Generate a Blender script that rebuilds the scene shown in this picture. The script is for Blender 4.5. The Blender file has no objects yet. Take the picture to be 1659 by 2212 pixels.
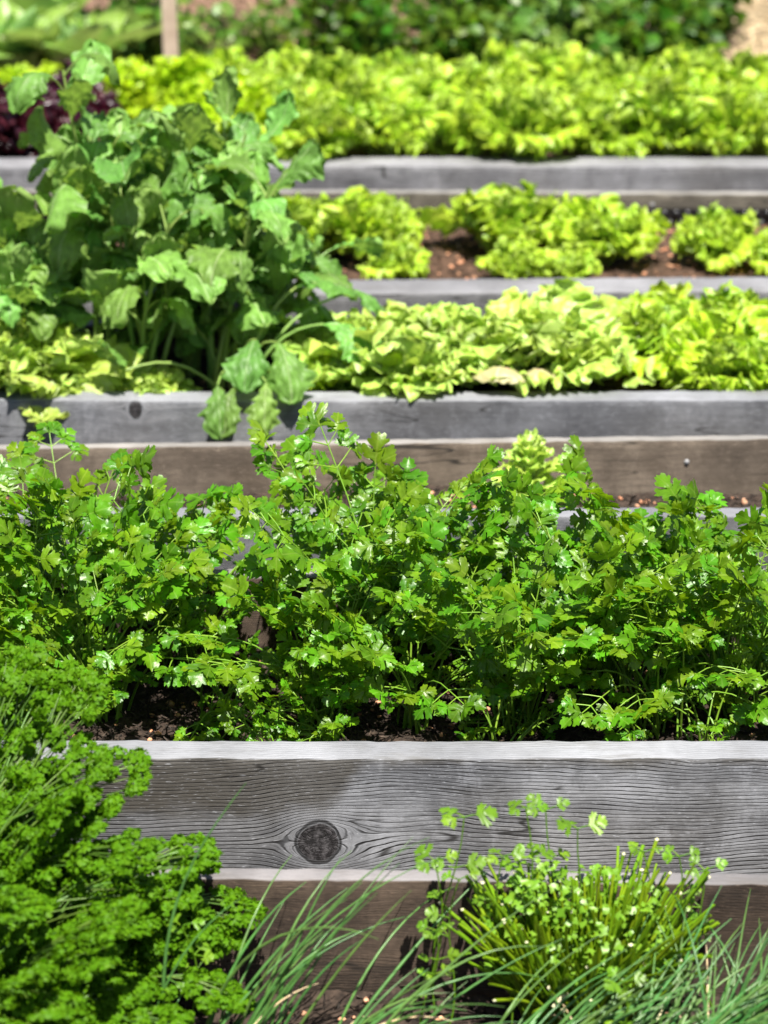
import bpy, math, random
import numpy as np
R = math.radians
rs = np.random.RandomState(7)
random.seed(7)
SC = bpy.context.scene
COL = SC.collection

# ------------------------------------------------------------------ camera, sky, sun, exposure
CAM_H = 2.03            # metres above the rims of the beds (z = 0 is rim level, the ground lies at -0.32)
PITCH = R(20.5)
cam = bpy.data.cameras.new('camera'); camo = bpy.data.objects.new('camera', cam); COL.objects.link(camo)
camo.location = (0, 0, CAM_H); camo.rotation_euler = (math.pi/2-PITCH, 0, 0)
cam.sensor_fit = 'VERTICAL'; cam.sensor_height = 36; cam.sensor_width = 27; cam.lens = 105
cam.clip_start = 0.05; cam.clip_end = 3000
cam.dof.use_dof = True; cam.dof.focus_distance = 4.92; cam.dof.aperture_fstop = 3.9; cam.dof.aperture_blades = 9
SC.camera = camo
SUN_EL, SUN_AZ = 66.0, 168.0      # azimuth measured from +Y (away from the camera) clockwise: the sun stands behind the camera, a little right
el, az = R(SUN_EL), R(SUN_AZ)
sdir = np.array([math.sin(az)*math.cos(el), math.cos(az)*math.cos(el), math.sin(el)])
w = bpy.data.worlds.new('World'); SC.world = w; w.use_nodes = True
wn = w.node_tree; wn.nodes.clear()
sky = wn.nodes.new('ShaderNodeTexSky'); sky.sky_type = 'NISHITA'; sky.sun_disc = False
sky.sun_elevation = el; sky.sun_rotation = az; sky.altitude = 200; sky.air_density = 1; sky.dust_density = 1.5
bg = wn.nodes.new('ShaderNodeBackground'); bg.inputs['Strength'].default_value = 0.05
wo = wn.nodes.new('ShaderNodeOutputWorld')
wn.links.new(sky.outputs[0], bg.inputs[0]); wn.links.new(bg.outputs[0], wo.inputs[0])
sl = bpy.data.lights.new('sun', 'SUN'); sl.energy = 5.0; sl.angle = R(0.5); sl.color = (1, .955, .87)
so = bpy.data.objects.new('sun', sl); COL.objects.link(so)
from mathutils import Vector
so.rotation_euler = Vector(sdir).to_track_quat('Z', 'Y').to_euler(); so.location = (-3, -6, 12)
SC.view_settings.view_transform = 'Standard'; SC.view_settings.look = 'None'
SC.view_settings.exposure = 1.25; SC.view_settings.gamma = 1
SC.render.engine = 'CYCLES'
SC.cycles.max_bounces = 8; SC.cycles.diffuse_bounces = 4; SC.cycles.transmission_bounces = 5; SC.cycles.glossy_bounces = 2
SC.cycles.sample_clamp_indirect = 4

# ------------------------------------------------------------------ object helpers
def tag(o, label=None, cat=None, group=None, kind=None):
    if label: o['label'] = label
    if cat: o['category'] = cat
    if group: o['group'] = group
    if kind: o['kind'] = kind
    return o
def empty(name, loc=(0, 0, 0), rz=0, **kw):
    o = bpy.data.objects.new(name, None); COL.objects.link(o); o.location = loc; o.rotation_euler = (0, 0, rz)
    o.empty_display_size = .05
    return tag(o, **kw)
def link(name, me, parent=None, loc=(0, 0, 0), **kw):
    o = bpy.data.objects.new(name, me); COL.objects.link(o); o.location = loc
    if parent: o.parent = parent
    return tag(o, **kw)
def copy_tree(root, loc, rz, scale=1):
    r = root.copy(); COL.objects.link(r); r.location = loc; r.rotation_euler = (0, 0, rz); r.scale = (scale,)*3
    for ch in list(root.children):
        c = ch.copy(); COL.objects.link(c); c.parent = r
    return r

class MB:
    """collects vertex / face arrays, builds ONE mesh"""
    def __init__(s): s.v = []; s.q = []; s.t = []; s.uv = []; s.n = 0
    def add(s, v, q=None, t=None, uv=None):
        v = np.asarray(v, float).reshape(-1, 3)
        if q is not None and len(q): s.q.append(np.asarray(q, int)+s.n)
        if t is not None and len(t): s.t.append(np.asarray(t, int)+s.n)
        s.v.append(v); s.uv.append(np.zeros((len(v), 2)) if uv is None else np.asarray(uv, float).reshape(-1, 2)); s.n += len(v)
    def mesh(s, name, mat, smooth=True):
        V = np.concatenate(s.v); U = np.concatenate(s.uv)
        Q = np.concatenate(s.q) if s.q else np.zeros((0, 4), int)
        T = np.concatenate(s.t) if s.t else np.zeros((0, 3), int)
        me = bpy.data.meshes.new(name)
        me.vertices.add(len(V)); me.vertices.foreach_set('co', V.astype(np.float32).ravel())
        L = np.concatenate([Q.ravel(), T.ravel()])
        me.loops.add(len(L)); me.loops.foreach_set('vertex_index', L.astype(np.int32))
        me.polygons.add(len(Q)+len(T))
        st = np.concatenate([np.arange(len(Q))*4, len(Q)*4+np.arange(len(T))*3])
        me.polygons.foreach_set('loop_start', st.astype(np.int32))
        me.polygons.foreach_set('loop_total', np.concatenate([np.full(len(Q), 4), np.full(len(T), 3)]).astype(np.int32))
        me.update(calc_edges=True)
        ul = me.uv_layers.new(name='UVMap'); ul.data.foreach_set('uv', U[L].astype(np.float32).ravel())
        me.polygons.foreach_set('use_smooth', np.full(len(Q)+len(T), smooth))
        me.materials.append(mat); me.validate()
        return me
def grid_quads(nu, nv):
    i = np.arange((nu-1)*(nv-1)); r = i//(nv-1); c = i % (nv-1); a = r*nv+c
    return np.stack([a, a+1, a+nv+1, a+nv], 1)
def rotz(a):
    c, s = math.cos(a), math.sin(a); return np.array([[c, -s, 0], [s, c, 0], [0, 0, 1.]])
def norm(a): return a/np.maximum(np.linalg.norm(a, axis=-1, keepdims=True), 1e-9)
def tubes(mb, P, rad, sides=5, u0=0.):
    """P (k,m,3) paths, rad (k,m) radii"""
    P = np.asarray(P, float); rad = np.asarray(rad, float); k, m, _ = P.shape
    T = norm(np.gradient(P, axis=1)); ref = np.tile(np.array([.31, .17, .93]), (k, 1)); ref[np.abs(T[:, 0]@ref[0]) > .9] = (1, 0, 0)
    A = norm(np.cross(T, ref[:, None, :])); B = np.cross(T, A)
    th = np.arange(sides)*2*math.pi/sides
    V = P[:, :, None]+rad[:, :, None, None]*(np.cos(th)[None, None, :, None]*A[:, :, None]+np.sin(th)[None, None, :, None]*B[:, :, None])
    base = (np.arange(k)*m*sides)[:, None, None]; r = (np.arange(m-1)*sides)[None, :, None]; c = np.arange(sides)[None, None, :]; c2 = (c+1) % sides
    q = np.stack([base+r+c, base+r+c2, base+r+sides+c2, base+r+sides+c], -1).reshape(-1, 4)
    uv = np.zeros((k, m, sides, 2)); uv[..., 1] = np.linspace(0, 1, m)[None, :, None]+u0
    mb.add(V, q, uv=uv)
def fbm2(seed, x, y, sc, oc=3):
    r = np.random.RandomState(seed); o = 0; a = 1.
    for _ in range(oc):
        for _ in range(3):
            th = r.uniform(0, 6.28); k = sc*r.uniform(.7, 1.4); o = o+a*np.sin(k*(x*math.cos(th)+y*math.sin(th))+r.uniform(0, 6.28)+.8*np.sin(.6*k*(y*math.cos(th)-x*math.sin(th))))
        sc *= 2.1; a *= .5
    return o/3

# projection helper: where a line of sight through a point of the photograph (1659 x 2212 grid) meets depth Y
def at(xd, yd, Y):
    a = (xd-829.5)/6452; b = (1106-yd)/6452
    d = np.array([a, math.cos(PITCH)+b*math.sin(PITCH), -math.sin(PITCH)+b*math.cos(PITCH)])
    return np.array([0, 0, CAM_H])+d*(Y/d[1])
def xat(xd, Y, z=0.0):
    return (xd-829.5)/6452*(Y*math.cos(PITCH)+(CAM_H-z)*math.sin(PITCH))

# ------------------------------------------------------------------ materials
class NT:
    def __init__(s, name):
        s.m = bpy.data.materials.new(name); s.m.use_nodes = True; s.t = s.m.node_tree; s.t.nodes.clear()
        s.out = s.t.nodes.new('ShaderNodeOutputMaterial')
    def n(s, typ, **kw):
        x = s.t.nodes.new('ShaderNode'+typ)
        for k, v in kw.items(): setattr(x, k, v)
        return x
    def set(s, sock, v):
        if isinstance(v, bpy.types.NodeSocket): s.t.links.new(v, sock)
        elif v is not None: sock.default_value = v
    def math(s, op, a, b=None, c=None, clamp=False):
        x = s.n('Math', operation=op); x.use_clamp = clamp
        s.set(x.inputs[0], a)
        if b is not None: s.set(x.inputs[1], b)
        if c is not None: s.set(x.inputs[2], c)
        return x.outputs[0]
    def mix(s, f, a, b, typ='MIX'):
        x = s.n('MixRGB', blend_type=typ); s.set(x.inputs[0], f); s.set(x.inputs[1], a if not isinstance(a, tuple) else (*a, 1)[:4]); s.set(x.inputs[2], b if not isinstance(b, tuple) else (*b, 1)[:4])
        return x.outputs[0]
    def sm(s, v, lo, hi, a=0., b=1.):
        x = s.n('MapRange', interpolation_type='SMOOTHSTEP'); s.set(x.inputs[0], v)
        for i, q in zip((1, 2, 3, 4), (lo, hi, a, b)): x.inputs[i].default_value = q
        return x.outputs[0]
    def noise(s, vec, scale, detail=2, rough=.5, dist=0.):
        x = s.n('TexNoise'); s.set(x.inputs['Vector'], vec); x.inputs['Scale'].default_value = scale; x.inputs['Detail'].default_value = detail
        x.inputs['Roughness'].default_value = rough; x.inputs['Distortion'].default_value = dist
        return x.outputs[0]
    def mapping(s, vec, scale=(1, 1, 1), loc=(0, 0, 0)):
        x = s.n('Mapping'); s.set(x.inputs[0], vec); x.inputs['Scale'].default_value = scale; x.inputs['Location'].default_value = loc
        return x.outputs[0]
    def comb(s, a, b, c):
        x = s.n('CombineXYZ'); s.set(x.inputs[0], a); s.set(x.inputs[1], b); s.set(x.inputs[2], c); return x.outputs[0]
    def bump(s, h, st, d):
        x = s.n('Bump'); x.inputs['Strength'].default_value = st; x.inputs['Distance'].default_value = d; s.set(x.inputs['Height'], h); return x.outputs[0]

def leaf_mat(name, col, back=None, vein=None, vw=.03, side=0, sv=.5, trans=.35, tcol=None, rough=.4, spec=.5, hv=.02, vv=.35, spots=None, spot_amt=0, pale=None, pale_r=(.0, .5), bumps=0, bsc=160):
    """leaf: adaxial colour, paler back, drawn midrib and side veins (uv = across, along), light passing through"""
    N = NT(name)
    uvn = N.n('UVMap'); sep = N.n('SeparateXYZ'); N.set(sep.inputs[0], uvn.outputs[0])
    U, V = sep.outputs[0], sep.outputs[1]
    g = N.n('NewGeometry')
    pos = N.n('TexCoord').outputs['Object']
    rnd = g.outputs['Random Per Island']
    nz = N.noise(pos, 38, 3, .6)
    c = N.mix(N.sm(nz, .3, .7), tuple(x*(1-vv*.45) for x in col), tuple(min(1, x*(1+vv*.35)) for x in col))
    au = N.math('ABSOLUTE', U)
    if pale: c = N.mix(N.sm(V, pale_r[0], pale_r[1], .85, 0.), c, pale)
    if vein:
        mr = N.sm(au, vw*.4, vw, 1, 0)
        c = N.mix(N.math('MULTIPLY', mr, .8), c, vein)
        if side:
            ph = N.math('SUBTRACT', N.math('MULTIPLY', V, side), N.math('MULTIPLY', au, side*.75))
            fr = N.math('ABSOLUTE', N.math('SUBTRACT', N.math('FRACT', ph), .5))
            c = N.mix(N.math('MULTIPLY', N.sm(fr, .02, .1, 1, 0), sv), c, vein)
    hs = N.n('HueSaturation')
    N.set(hs.inputs['Hue'], N.math('ADD', .5-hv, N.math('MULTIPLY', rnd, 2*hv)))
    r2 = N.math('FRACT', N.math('MULTIPLY', rnd, 17.31))
    N.set(hs.inputs['Value'], N.math('ADD', 1-vv*.5, N.math('MULTIPLY', r2, vv)))
    N.set(hs.inputs['Color'], c); c = hs.outputs[0]
    if spots:
        sp = N.sm(N.noise(pos, 17, 3, .6), .60, .72, 0, spot_amt)
        c = N.mix(sp, c, spots)
    bk = back or tuple(min(1, x*1.25+.01) for x in col)
    cb = N.mix(.6, c, bk)
    cc = N.mix(g.outputs['Backfacing'], c, cb)
    p = N.n('BsdfPrincipled'); N.set(p.inputs['Base Color'], cc); p.inputs['Roughness'].default_value = rough
    p.inputs['Specular IOR Level'].default_value = spec
    hb = N.noise(pos, bsc, 2, .5)
    if bumps:
        N.set(p.inputs['Normal'], N.bump(hb, bumps, .004))
    t = N.n('BsdfTranslucent')
    tc = N.mix(1, cc, tcol or (1, 1, .35), 'MULTIPLY')
    tg = N.n('Gamma'); N.set(tg.inputs[0], tc); tg.inputs[1].default_value = .8
    N.set(t.inputs['Color'], tg.outputs[0])
    mx = N.n('MixShader'); mx.inputs[0].default_value = trans
    N.set(mx.inputs[1], p.outputs[0]); N.set(mx.inputs[2], t.outputs[0]); N.set(N.out.inputs[0], mx.outputs[0])
    return N.m

def wood_mat(name, light, dark, brown=None, stainfn=None, brown_amt=0., knots=(), freq=130., crack=.8, seed=0., stain=.5, cathedral=.03, fw=.17, topc=None, dashes=.5):
    """weathered softwood: grain runs along x and flows round the knots; furrows are bumped in"""
    N = NT(name)
    light, dark = tuple(x*q for x, q in zip(light, (.85, .865, .90))), tuple(x*q for x, q in zip(dark, (.72, .735, .77)))
    if topc: topc = tuple(x*.88 for x in topc)
    pos = N.n('TexCoord').outputs['Object']
    sep = N.n('SeparateXYZ'); N.set(sep.inputs[0], pos); X, Y, Z = sep.outputs
    zz = N.math('ADD', Z, N.math('MULTIPLY', Y, .9))
    psi = zz
    inside = 0.; ring = 0.; rc = None
    for (kx, kz, a, sx) in knots:
        dx = N.math('MULTIPLY', N.math('SUBTRACT', X, kx), 1/sx); dz = N.math('SUBTRACT', Z, kz)
        wob = N.noise(pos, 30, 2)
        r2 = N.math('ADD', N.math('MULTIPLY', dx, dx), N.math('MULTIPLY', dz, dz))
        dxx = N.math('MULTIPLY', dx, .55)
        r2s = N.math('ADD', N.math('MULTIPLY', dxx, dxx), N.math('MULTIPLY', dz, dz))
        psi = N.math('SUBTRACT', psi, N.math('DIVIDE', N.math('MULTIPLY', dz, a*a*1.15), N.math('ADD', r2s, a*a*.25)))
        rr = N.math('ADD', N.math('SQRT', r2), N.math('MULTIPLY', N.math('SUBTRACT', wob, .5), a*.35))
        inside = N.math('MAXIMUM', inside, N.sm(rr, a*.86, a*.97, 1, 0))
        ring = N.math('MAXIMUM', ring, N.sm(N.math('ABSOLUTE', N.math('SUBTRACT', rr, a)), a*.02, a*.12, 1, 0))
        halo = N.sm(rr, a*1.0, a*2.2, 1, 0)
        rc = halo if rc is None else N.math('MAXIMUM', rc, halo)
    v = N.comb(N.math('MULTIPLY', X, 1.), N.math('MULTIPLY', Y, 1.), Z)
    wl = N.noise(N.mapping(pos, (2.2, 1, 5), (seed, seed, seed)), 1.0, 2, .5)
    ws = N.noise(N.mapping(pos, (14, 9, 60), (seed, 0, seed)), 1.0, 2, .5)
    psi2 = N.math('ADD', psi, N.math('ADD', N.math('MULTIPLY', wl, cathedral*2), N.math('MULTIPLY', ws, .006)))
    ph = N.math('MULTIPLY', psi2, freq)
    vv = N.comb(N.math('MULTIPLY', X, 3.0), N.math('MULTIPLY', Y, 5), ph)
    n_line = N.noise(vv, .55, 2, .6)                  # broad early/late wood bands following psi
    sw = N.math('SINE', N.math('MULTIPLY', ph, 6.2832))
    amp = N.sm(N.noise(N.mapping(pos, (5, 4, 30), (seed+3, 0, 0)), 1, 2), .25, .62, .15, 1)
    saw = N.math('FRACT', ph)
    furrow = N.math('MULTIPLY', N.sm(N.math('ABSOLUTE', N.math('SUBTRACT', saw, .5)), .03, fw, 1, 0), amp)
    dash = N.noise(N.comb(N.math('MULTIPLY', X, 55), N.math('MULTIPLY', Y, 90), N.math('MULTIPLY', psi2, 700)), 1.0, 2, .6)
    fib = N.noise(N.comb(N.math('MULTIPLY', X, 40), N.math('MULTIPLY', Y, 60), N.math('MULTIPLY', psi2, 1100)), 1.0, 3, .6)
    fleck = N.noise(N.mapping(pos, (60, 150, 220)), 1.0, 3, .65)
    mot = N.noise(N.mapping(pos, (3.5, 2, 6), (seed*1.7, 4, 0)), 1.0, 4, .6)
    mot2 = N.noise(N.mapping(pos, (1.3, 2, 2.2), (seed*2.9, 1, 7)), 1.0, 3, .55)
    c = N.mix(N.sm(mot, .36, .64), dark, light)
    blot = N.noise(N.mapping(pos, (11, 4, 5), (seed*.7, 9, 1)), 1.0, 5, .7)
    c = N.mix(N.sm(blot, .50, .62, 0, .55), c, tuple(x*.62 for x in dark))
    c = N.mix(N.sm(blot, .47, .36, 0, .40), c, (min(1, light[0]*1.5), min(1, light[1]*1.5), min(1, light[2]*1.52)))
    c = N.mix(N.sm(N.noise(N.mapping(pos, (2, 2, 3), (seed, 5, 5)), 1, 2), .45, .65, 0, .30), c, (light[0]*.62, light[1]*.54, light[2]*.40))
    c = N.mix(N.math('MULTIPLY', N.sm(fib, .35, .65), .35), c, tuple(min(1, x*1.35) for x in light))
    c = N.mix(N.math('MULTIPLY', N.sm(fleck, .58, .75), .45), c, tuple(min(1, x*1.6) for x in light))
    c = N.mix(N.math('MULTIPLY', N.sm(n_line, .4, .62), .35), c, dark)
    if brown:
        c = N.mix(N.sm(mot2, .35, .7, brown_amt*.6, min(1, brown_amt*1.25)), c, brown)
    c = N.mix(N.sm(mot2, .48, .70, 0, stain), c, tuple(x*.42 for x in dark))
    if stainfn: c = stainfn(N, X, Z, c)
    c = N.mix(N.math('MULTIPLY', N.sm(fleck, .60, .74), .4), c, tuple(min(1, x*1.9) for x in light))
    c = N.mix(N.math('MULTIPLY', N.sm(dash, .60, .74), dashes), c, tuple(min(1, x*2.0) for x in light))
    c = N.mix(N.math('MULTIPLY', N.sm(dash, .44, .33), dashes*.8), c, tuple(x*.35 for x in dark))
    c = N.mix(N.math('MULTIPLY', furrow, crack), c, tuple(x*.10 for x in dark))
    if knots:
        kn = N.noise(N.mapping(pos, (90, 60, 90)), 1, 3, .7)
        kc = N.mix(N.sm(kn, .4, .7), (.012, .011, .012), (.085, .08, .085))
        c = N.mix(N.math('MULTIPLY', rc, .22), c, tuple(min(1, x*1.5) for x in light))
        c = N.mix(inside, c, kc); c = N.mix(N.math('MULTIPLY', ring, .9), c, (.012, .012, .013))
    geo = N.n('NewGeometry'); sn = N.n('SeparateXYZ'); N.set(sn.inputs[0], geo.outputs['Normal'])
    up = N.sm(sn.outputs[2], .35, .8)
    if topc: light = topc; dark = tuple(x*.5 for x in topc)
    top = N.mix(N.sm(mot, .3, .75), tuple(x*.72 for x in light), tuple(min(1, x*1.35) for x in light))
    top = N.mix(N.sm(N.noise(N.mapping(pos, (6, 30, 6), (seed, 3, 0)), 1, 4, .65), .52, .7, 0, .55), top, (light[0]*.55, light[1]*.52, light[2]*.46))
    top = N.mix(N.math('MULTIPLY', N.sm(fib, .52, .7), .5), top, tuple(x*.6 for x in dark))
    c = N.mix(N.math('MULTIPLY', up, .75), c, top)     # upward faces are mixed towards a lighter top tone
    p = N.n('BsdfPrincipled'); N.set(p.inputs['Base Color'], c); p.inputs['Roughness'].default_value = .78; p.inputs['Specular IOR Level'].default_value = .25
    spl = N.math('MULTIPLY', N.sm(N.math('ABSOLUTE', N.math('SUBTRACT', N.noise(N.comb(N.math('MULTIPLY', X, 2.2), N.math('MULTIPLY', Y, 9), N.math('ADD', N.math('MULTIPLY', psi2, 26), seed)), 1.0, 1), .5)), .001, .012, 1, 0), N.sm(N.noise(N.mapping(pos, (4, 1, 9), (0, seed, 2)), 1, 2), .54, .6))
    c = N.mix(N.math('MULTIPLY', N.math('MULTIPLY', spl, .85), N.math('SUBTRACT', 1, up)), c, (.012, .011, .010))
    N.set(p.inputs['Base Color'], c)
    h = N.math('SUBTRACT', N.math('ADD', N.math('MULTIPLY', fib, .5), N.math('MULTIPLY', fleck, .3)), N.math('MULTIPLY', furrow, 1.4))
    if knots: h = N.math('SUBTRACT', h, N.math('MULTIPLY', ring, 1.2))
    N.set(p.inputs['Normal'], N.bump(h, .6, .0012))
    N.set(N.out.inputs[0], p.outputs[0])
    return N.m

def simple_mat(name, c1, c2, scale=20, rough=.8, spec=.3, bump=.3, bd=.003, per_island=0.):
    N = NT(name); pos = N.n('TexCoord').outputs['Object']
    n1 = N.noise(pos, scale, 4, .6); c = N.mix(N.sm(n1, .3, .7), c1, c2)
    if per_island:
        g = N.n('NewGeometry'); hs = N.n('HueSaturation'); N.set(hs.inputs['Value'], N.math('ADD', 1-per_island, N.math('MULTIPLY', g.outputs['Random Per Island'], 2*per_island)))
        N.set(hs.inputs['Color'], c); c = hs.outputs[0]
    p = N.n('BsdfPrincipled'); N.set(p.inputs['Base Color'], c); p.inputs['Roughness'].default_value = rough; p.inputs['Specular IOR Level'].default_value = spec
    if bump: N.set(p.inputs['Normal'], N.bump(N.noise(pos, scale*3, 3, .6), bump, bd))
    N.set(N.out.inputs[0], p.outputs[0]); return N.m

def w1_stain(N, X, Z, c):
    # broad olive-brown weathering stain on the upper and left part, pale bleached swirl right of the knot
    pos = N.n('TexCoord').outputs['Object']
    nn = N.noise(N.mapping(pos, (9, 5, 16), (2, 0, 5)), 1, 4, .6)
    dx = N.math('SUBTRACT', X, KX+.035)
    e = N.math('ADD', N.math('MULTIPLY', N.sm(dx, -.05, .07, 0, 1), -.085), N.math('ADD', Z, .105))     # z above a stepped edge
    e = N.math('ADD', e, N.math('MULTIPLY', N.math('SUBTRACT', nn, .5), .11))
    c = N.mix(N.math('MULTIPLY', N.sm(e, -.012, .03), .80), c, (.060, .053, .042))
    return c
GREY = ((.30, .30, .325), (.15, .15, .16)); GREYB = ((.27, .26, .27), (.13, .125, .13))
M = {}
KX, KZ = xat(687, 4.315, -.14), at(687, 1820, 4.315)[2]
M['w1'] = wood_mat('weathered_grey_wood', (.30, .303, .316), (.085, .085, .09), stainfn=w1_stain, knots=((KX, KZ, .037, .92),), freq=158, fw=.19, crack=.97, dashes=.5, seed=1.3, stain=.45, cathedral=.035)
M['w_brown0'] = wood_mat('damp_brown_wood', (.125, .088, .062), (.030, .021, .016), freq=240, crack=.7, fw=.15, dashes=.6, topc=(.26, .25, .26), seed=5.1, stain=.4)
M['w3'] = wood_mat('weathered_board_wood', (.26, .262, .275), (.11, .11, .118), knots=((xat(292, 6.117), at(0, 885, 6.117)[2], .02, .7),), freq=210, crack=.6, seed=9.4, stain=.5)
M['w_brown2'] = wood_mat('pale_brown_wood', (.225, .178, .135), (.10, .075, .055), freq=260, crack=.5, topc=(.30, .29, .28), seed=2.2, stain=.35)
M['w5b'] = wood_mat('streaky_grey_wood', (.24, .235, .24), (.10, .098, .10), freq=110, crack=.5, seed=31.4, stain=.5)
M['w4'] = wood_mat('dark_grey_wood', (.22, .22, .235), (.09, .09, .10), freq=220, crack=.5, seed=14.4, stain=.5)
M['w_brown4'] = wood_mat('grey_brown_wood', (.17, .148, .115), (.09, .077, .06), topc=(.30, .29, .28), freq=200, crack=.4, seed=3.7, stain=.4)
M['w5'] = wood_mat('far_grey_wood', (.26, .255, .26), (.13, .125, .13), freq=100, crack=.4, seed=21.4, stain=.45)
M['soil'] = simple_mat('dark_soil', (.016, .012, .010), (.060, .042, .032), 60, .9, .15, .8, .006)
M['soil_far'] = simple_mat('dry_brown_soil', (.03, .018, .012), (.11, .065, .045), 60, .9, .15, .8, .006)
M['chip'] = simple_mat('bark_chip', (.012, .009, .007), (.06, .042, .03), 90, .75, .3, .3, .002, .6)
M['clay'] = simple_mat('clay_granule', (.42, .17, .09), (.55, .32, .2), 120, .8, .2, .2, .002, .35)
M['ground'] = simple_mat('trodden_earth', (.06, .045, .03), (.16, .12, .08), 6, .95, .1, .6, .02)
M['rubber'] = simple_mat('black_plastic', (.008, .008, .009), (.012, .012, .014), 30, .28, .6, 0)
M['steel'] = simple_mat('galvanised_steel', (.16, .165, .17), (.24, .24, .25), 60, .5, .8, 0)

M['parsley'] = leaf_mat('parsley_leaf', (.118, .268, .008), back=(.16, .30, .02), vein=(.18, .32, .03), vw=.035, trans=.48, tcol=(1, 1, .1), rough=.36, spec=.42, hv=.026, vv=.6, bumps=.25, bsc=120)
M['parsley_stem'] = leaf_mat('parsley_stalk', (.18, .33, .03), trans=.2, rough=.35, hv=.012, vv=.3)
M['curly'] = leaf_mat('curly_parsley_leaf', (.078, .196, .0), trans=.45, tcol=(1, 1, .05), rough=.5, spec=.14, hv=.016, vv=.5)
M['curly_stem'] = leaf_mat('curly_parsley_stalk', (.09, .18, .02), trans=.2, rough=.4)
M['lettuce'] = leaf_mat('lettuce_leaf', (.39, .60, .035), back=(.50, .66, .12), vein=(.55, .72, .28), vw=.06, side=6, sv=.3, trans=.46, rough=.36, spec=.5, hv=.014, vv=.45, spots=(.50, .42, .18), spot_amt=.2, pale=(.62, .75, .35), pale_r=(.0, .55), bumps=.6, bsc=90)
M['lettuce2'] = leaf_mat('pale_lettuce_leaf', (.42, .60, .10), back=(.50, .66, .18), vein=(.62, .74, .36), vw=.06, side=6, sv=.3, trans=.38, rough=.38, spec=.5, hv=.015, vv=.35, spots=(.58, .45, .34), spot_amt=.5, pale=(.68, .75, .42), pale_r=(.0, .6), bumps=.6, bsc=90)
M['frisee'] = leaf_mat('yellow_lettuce_leaf', (.40, .60, .01), vein=(.55, .70, .2), vw=.05, trans=.42, rough=.42, hv=.012, vv=.3, bumps=.5)
M['red'] = leaf_mat('red_lettuce_leaf', (.030, .004, .010), back=(.10, .02, .03), vein=(.12, .03, .04), vw=.05, trans=.25, tcol=(1, .35, .5), rough=.3, spec=.6, hv=.02, vv=.6, pale=(.06, .05, .02), pale_r=(0, .3))
M['radish'] = leaf_mat('radish_leaf', (.165, .325, .060), back=(.30, .44, .12), vein=(.34, .47, .20), vw=.04, side=7, sv=.22, trans=.40, tcol=(.9, 1, .3), rough=.46, spec=.30, hv=.02, vv=.6, bumps=.5, bsc=60)
M['radish_stem'] = leaf_mat('radish_stalk', (.22, .34, .08), trans=.15, rough=.35, hv=.02, vv=.3)
M['chive'] = leaf_mat('chive_blade', (.080, .195, .042), trans=.2, rough=.35, spec=.5, hv=.03, vv=.5)
M['cutchive'] = leaf_mat('cut_chive_stalk', (.17, .29, .008), trans=.25, rough=.35, spec=.5, hv=.02, vv=.5)
M['tip'] = simple_mat('dry_cut_tip', (.42, .40, .20), (.62, .60, .42), 80, .7, .3, 0)
M['sprig'] = leaf_mat('sprig_leaf', (.15, .30, .015), trans=.42, rough=.4, hv=.02, vv=.4)
M['bush'] = leaf_mat('shrub_leaf', (.062, .145, .006), back=(.13, .23, .03), trans=.4, rough=.42, spec=.3, hv=.035, vv=.9)
M['bush2'] = leaf_mat('light_shrub_leaf', (.12, .23, .03), back=(.14, .26, .05), trans=.4, rough=.4, spec=.5, hv=.03, vv=.6)
M['twig'] = simple_mat('twig_bark', (.07, .05, .03), (.14, .10, .07), 60)
M['cab'] = leaf_mat('cabbage_leaf', (.19, .38, .06), back=(.30, .46, .2), vein=(.45, .55, .32), vw=.05, side=5, sv=.4, trans=.35, rough=.4, hv=.03, vv=.4)
M['straw'] = simple_mat('dry_straw', (.46, .34, .19), (.68, .55, .36), 40, .8, .2, .2, .002, .35)
M['litter'] = simple_mat('dry_stalks', (.17, .10, .07), (.40, .26, .18), 40, .85, .2, .2, .002, .5)
M['post'] = simple_mat('sawn_post_wood', (.34, .25, .19), (.46, .36, .28), 15, .8, .2, .3, .002)

# ------------------------------------------------------------------ beds
GZ = -.32
BL = 1.45           # half length of the beds
def board_mesh(name, L, T, H, mat, seed, wear=.0024):
    """a plank, length L along x, thickness T along y (front face at y=0), top at z=0, worn rounded edges"""
    r = np.random.RandomState(seed); nx = 150; xs = np.linspace(-L/2, L/2, nx); b = .004
    prof = [(0, -H), (0, -H*.75), (0, -H*.5), (0, -H*.25), (0, -.02), (0, -b), (b*.3, -b*.3), (b, 0), (T*.33, 0), (T*.66, 0), (T-b, 0), (T-b*.3, -b*.3), (T, -b), (T, -H*.5), (T, -H)]
    P = np.array(prof); k = len(P)
    V = np.zeros((nx, k, 3)); V[:, :, 0] = xs[:, None]; V[:, :, 1] = P[None, :, 0]; V[:, :, 2] = P[None, :, 1]
    for j in range(k):
        if P[j, 1] > -.015:
            V[:, j, 2] += wear*(fbm2(seed, xs, xs*0+.002*j, 3, 2)*.6+.5*fbm2(seed+5+j//4, xs, xs*0, 90, 2))
            V[:, j, 1] += wear*.6*fbm2(seed+9+j//3, xs, xs*0, 60, 2)
    q = grid_quads(nx, k)[:, ::-1]
    mb = MB(); mb.add(V, q)
    n0 = 0
    # bottom and end caps
    i = np.arange(nx-1)*k; bq = np.stack([i, i+k, i+k+k-1, i+k-1], 1)
    mb.q.append(bq)
    for base, flip in ((0, False), ((nx-1)*k, True)):
        f = [[base+a, base+k-1-a, base+k-2-a, base+a+1] for a in range(k//2)]
        f = [x if not flip else x[::-1] for x in f if len(set(x)) == 4]
        mb.q.append(np.array(f))
    me = mb.mesh(name, mat)
    import bmesh
    bm = bmesh.new(); bm.from_mesh(me); bmesh.ops.recalc_face_normals(bm, faces=bm.faces); bm.to_mesh(me); bm.free()
    return me
bed_n = [0]
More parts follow.
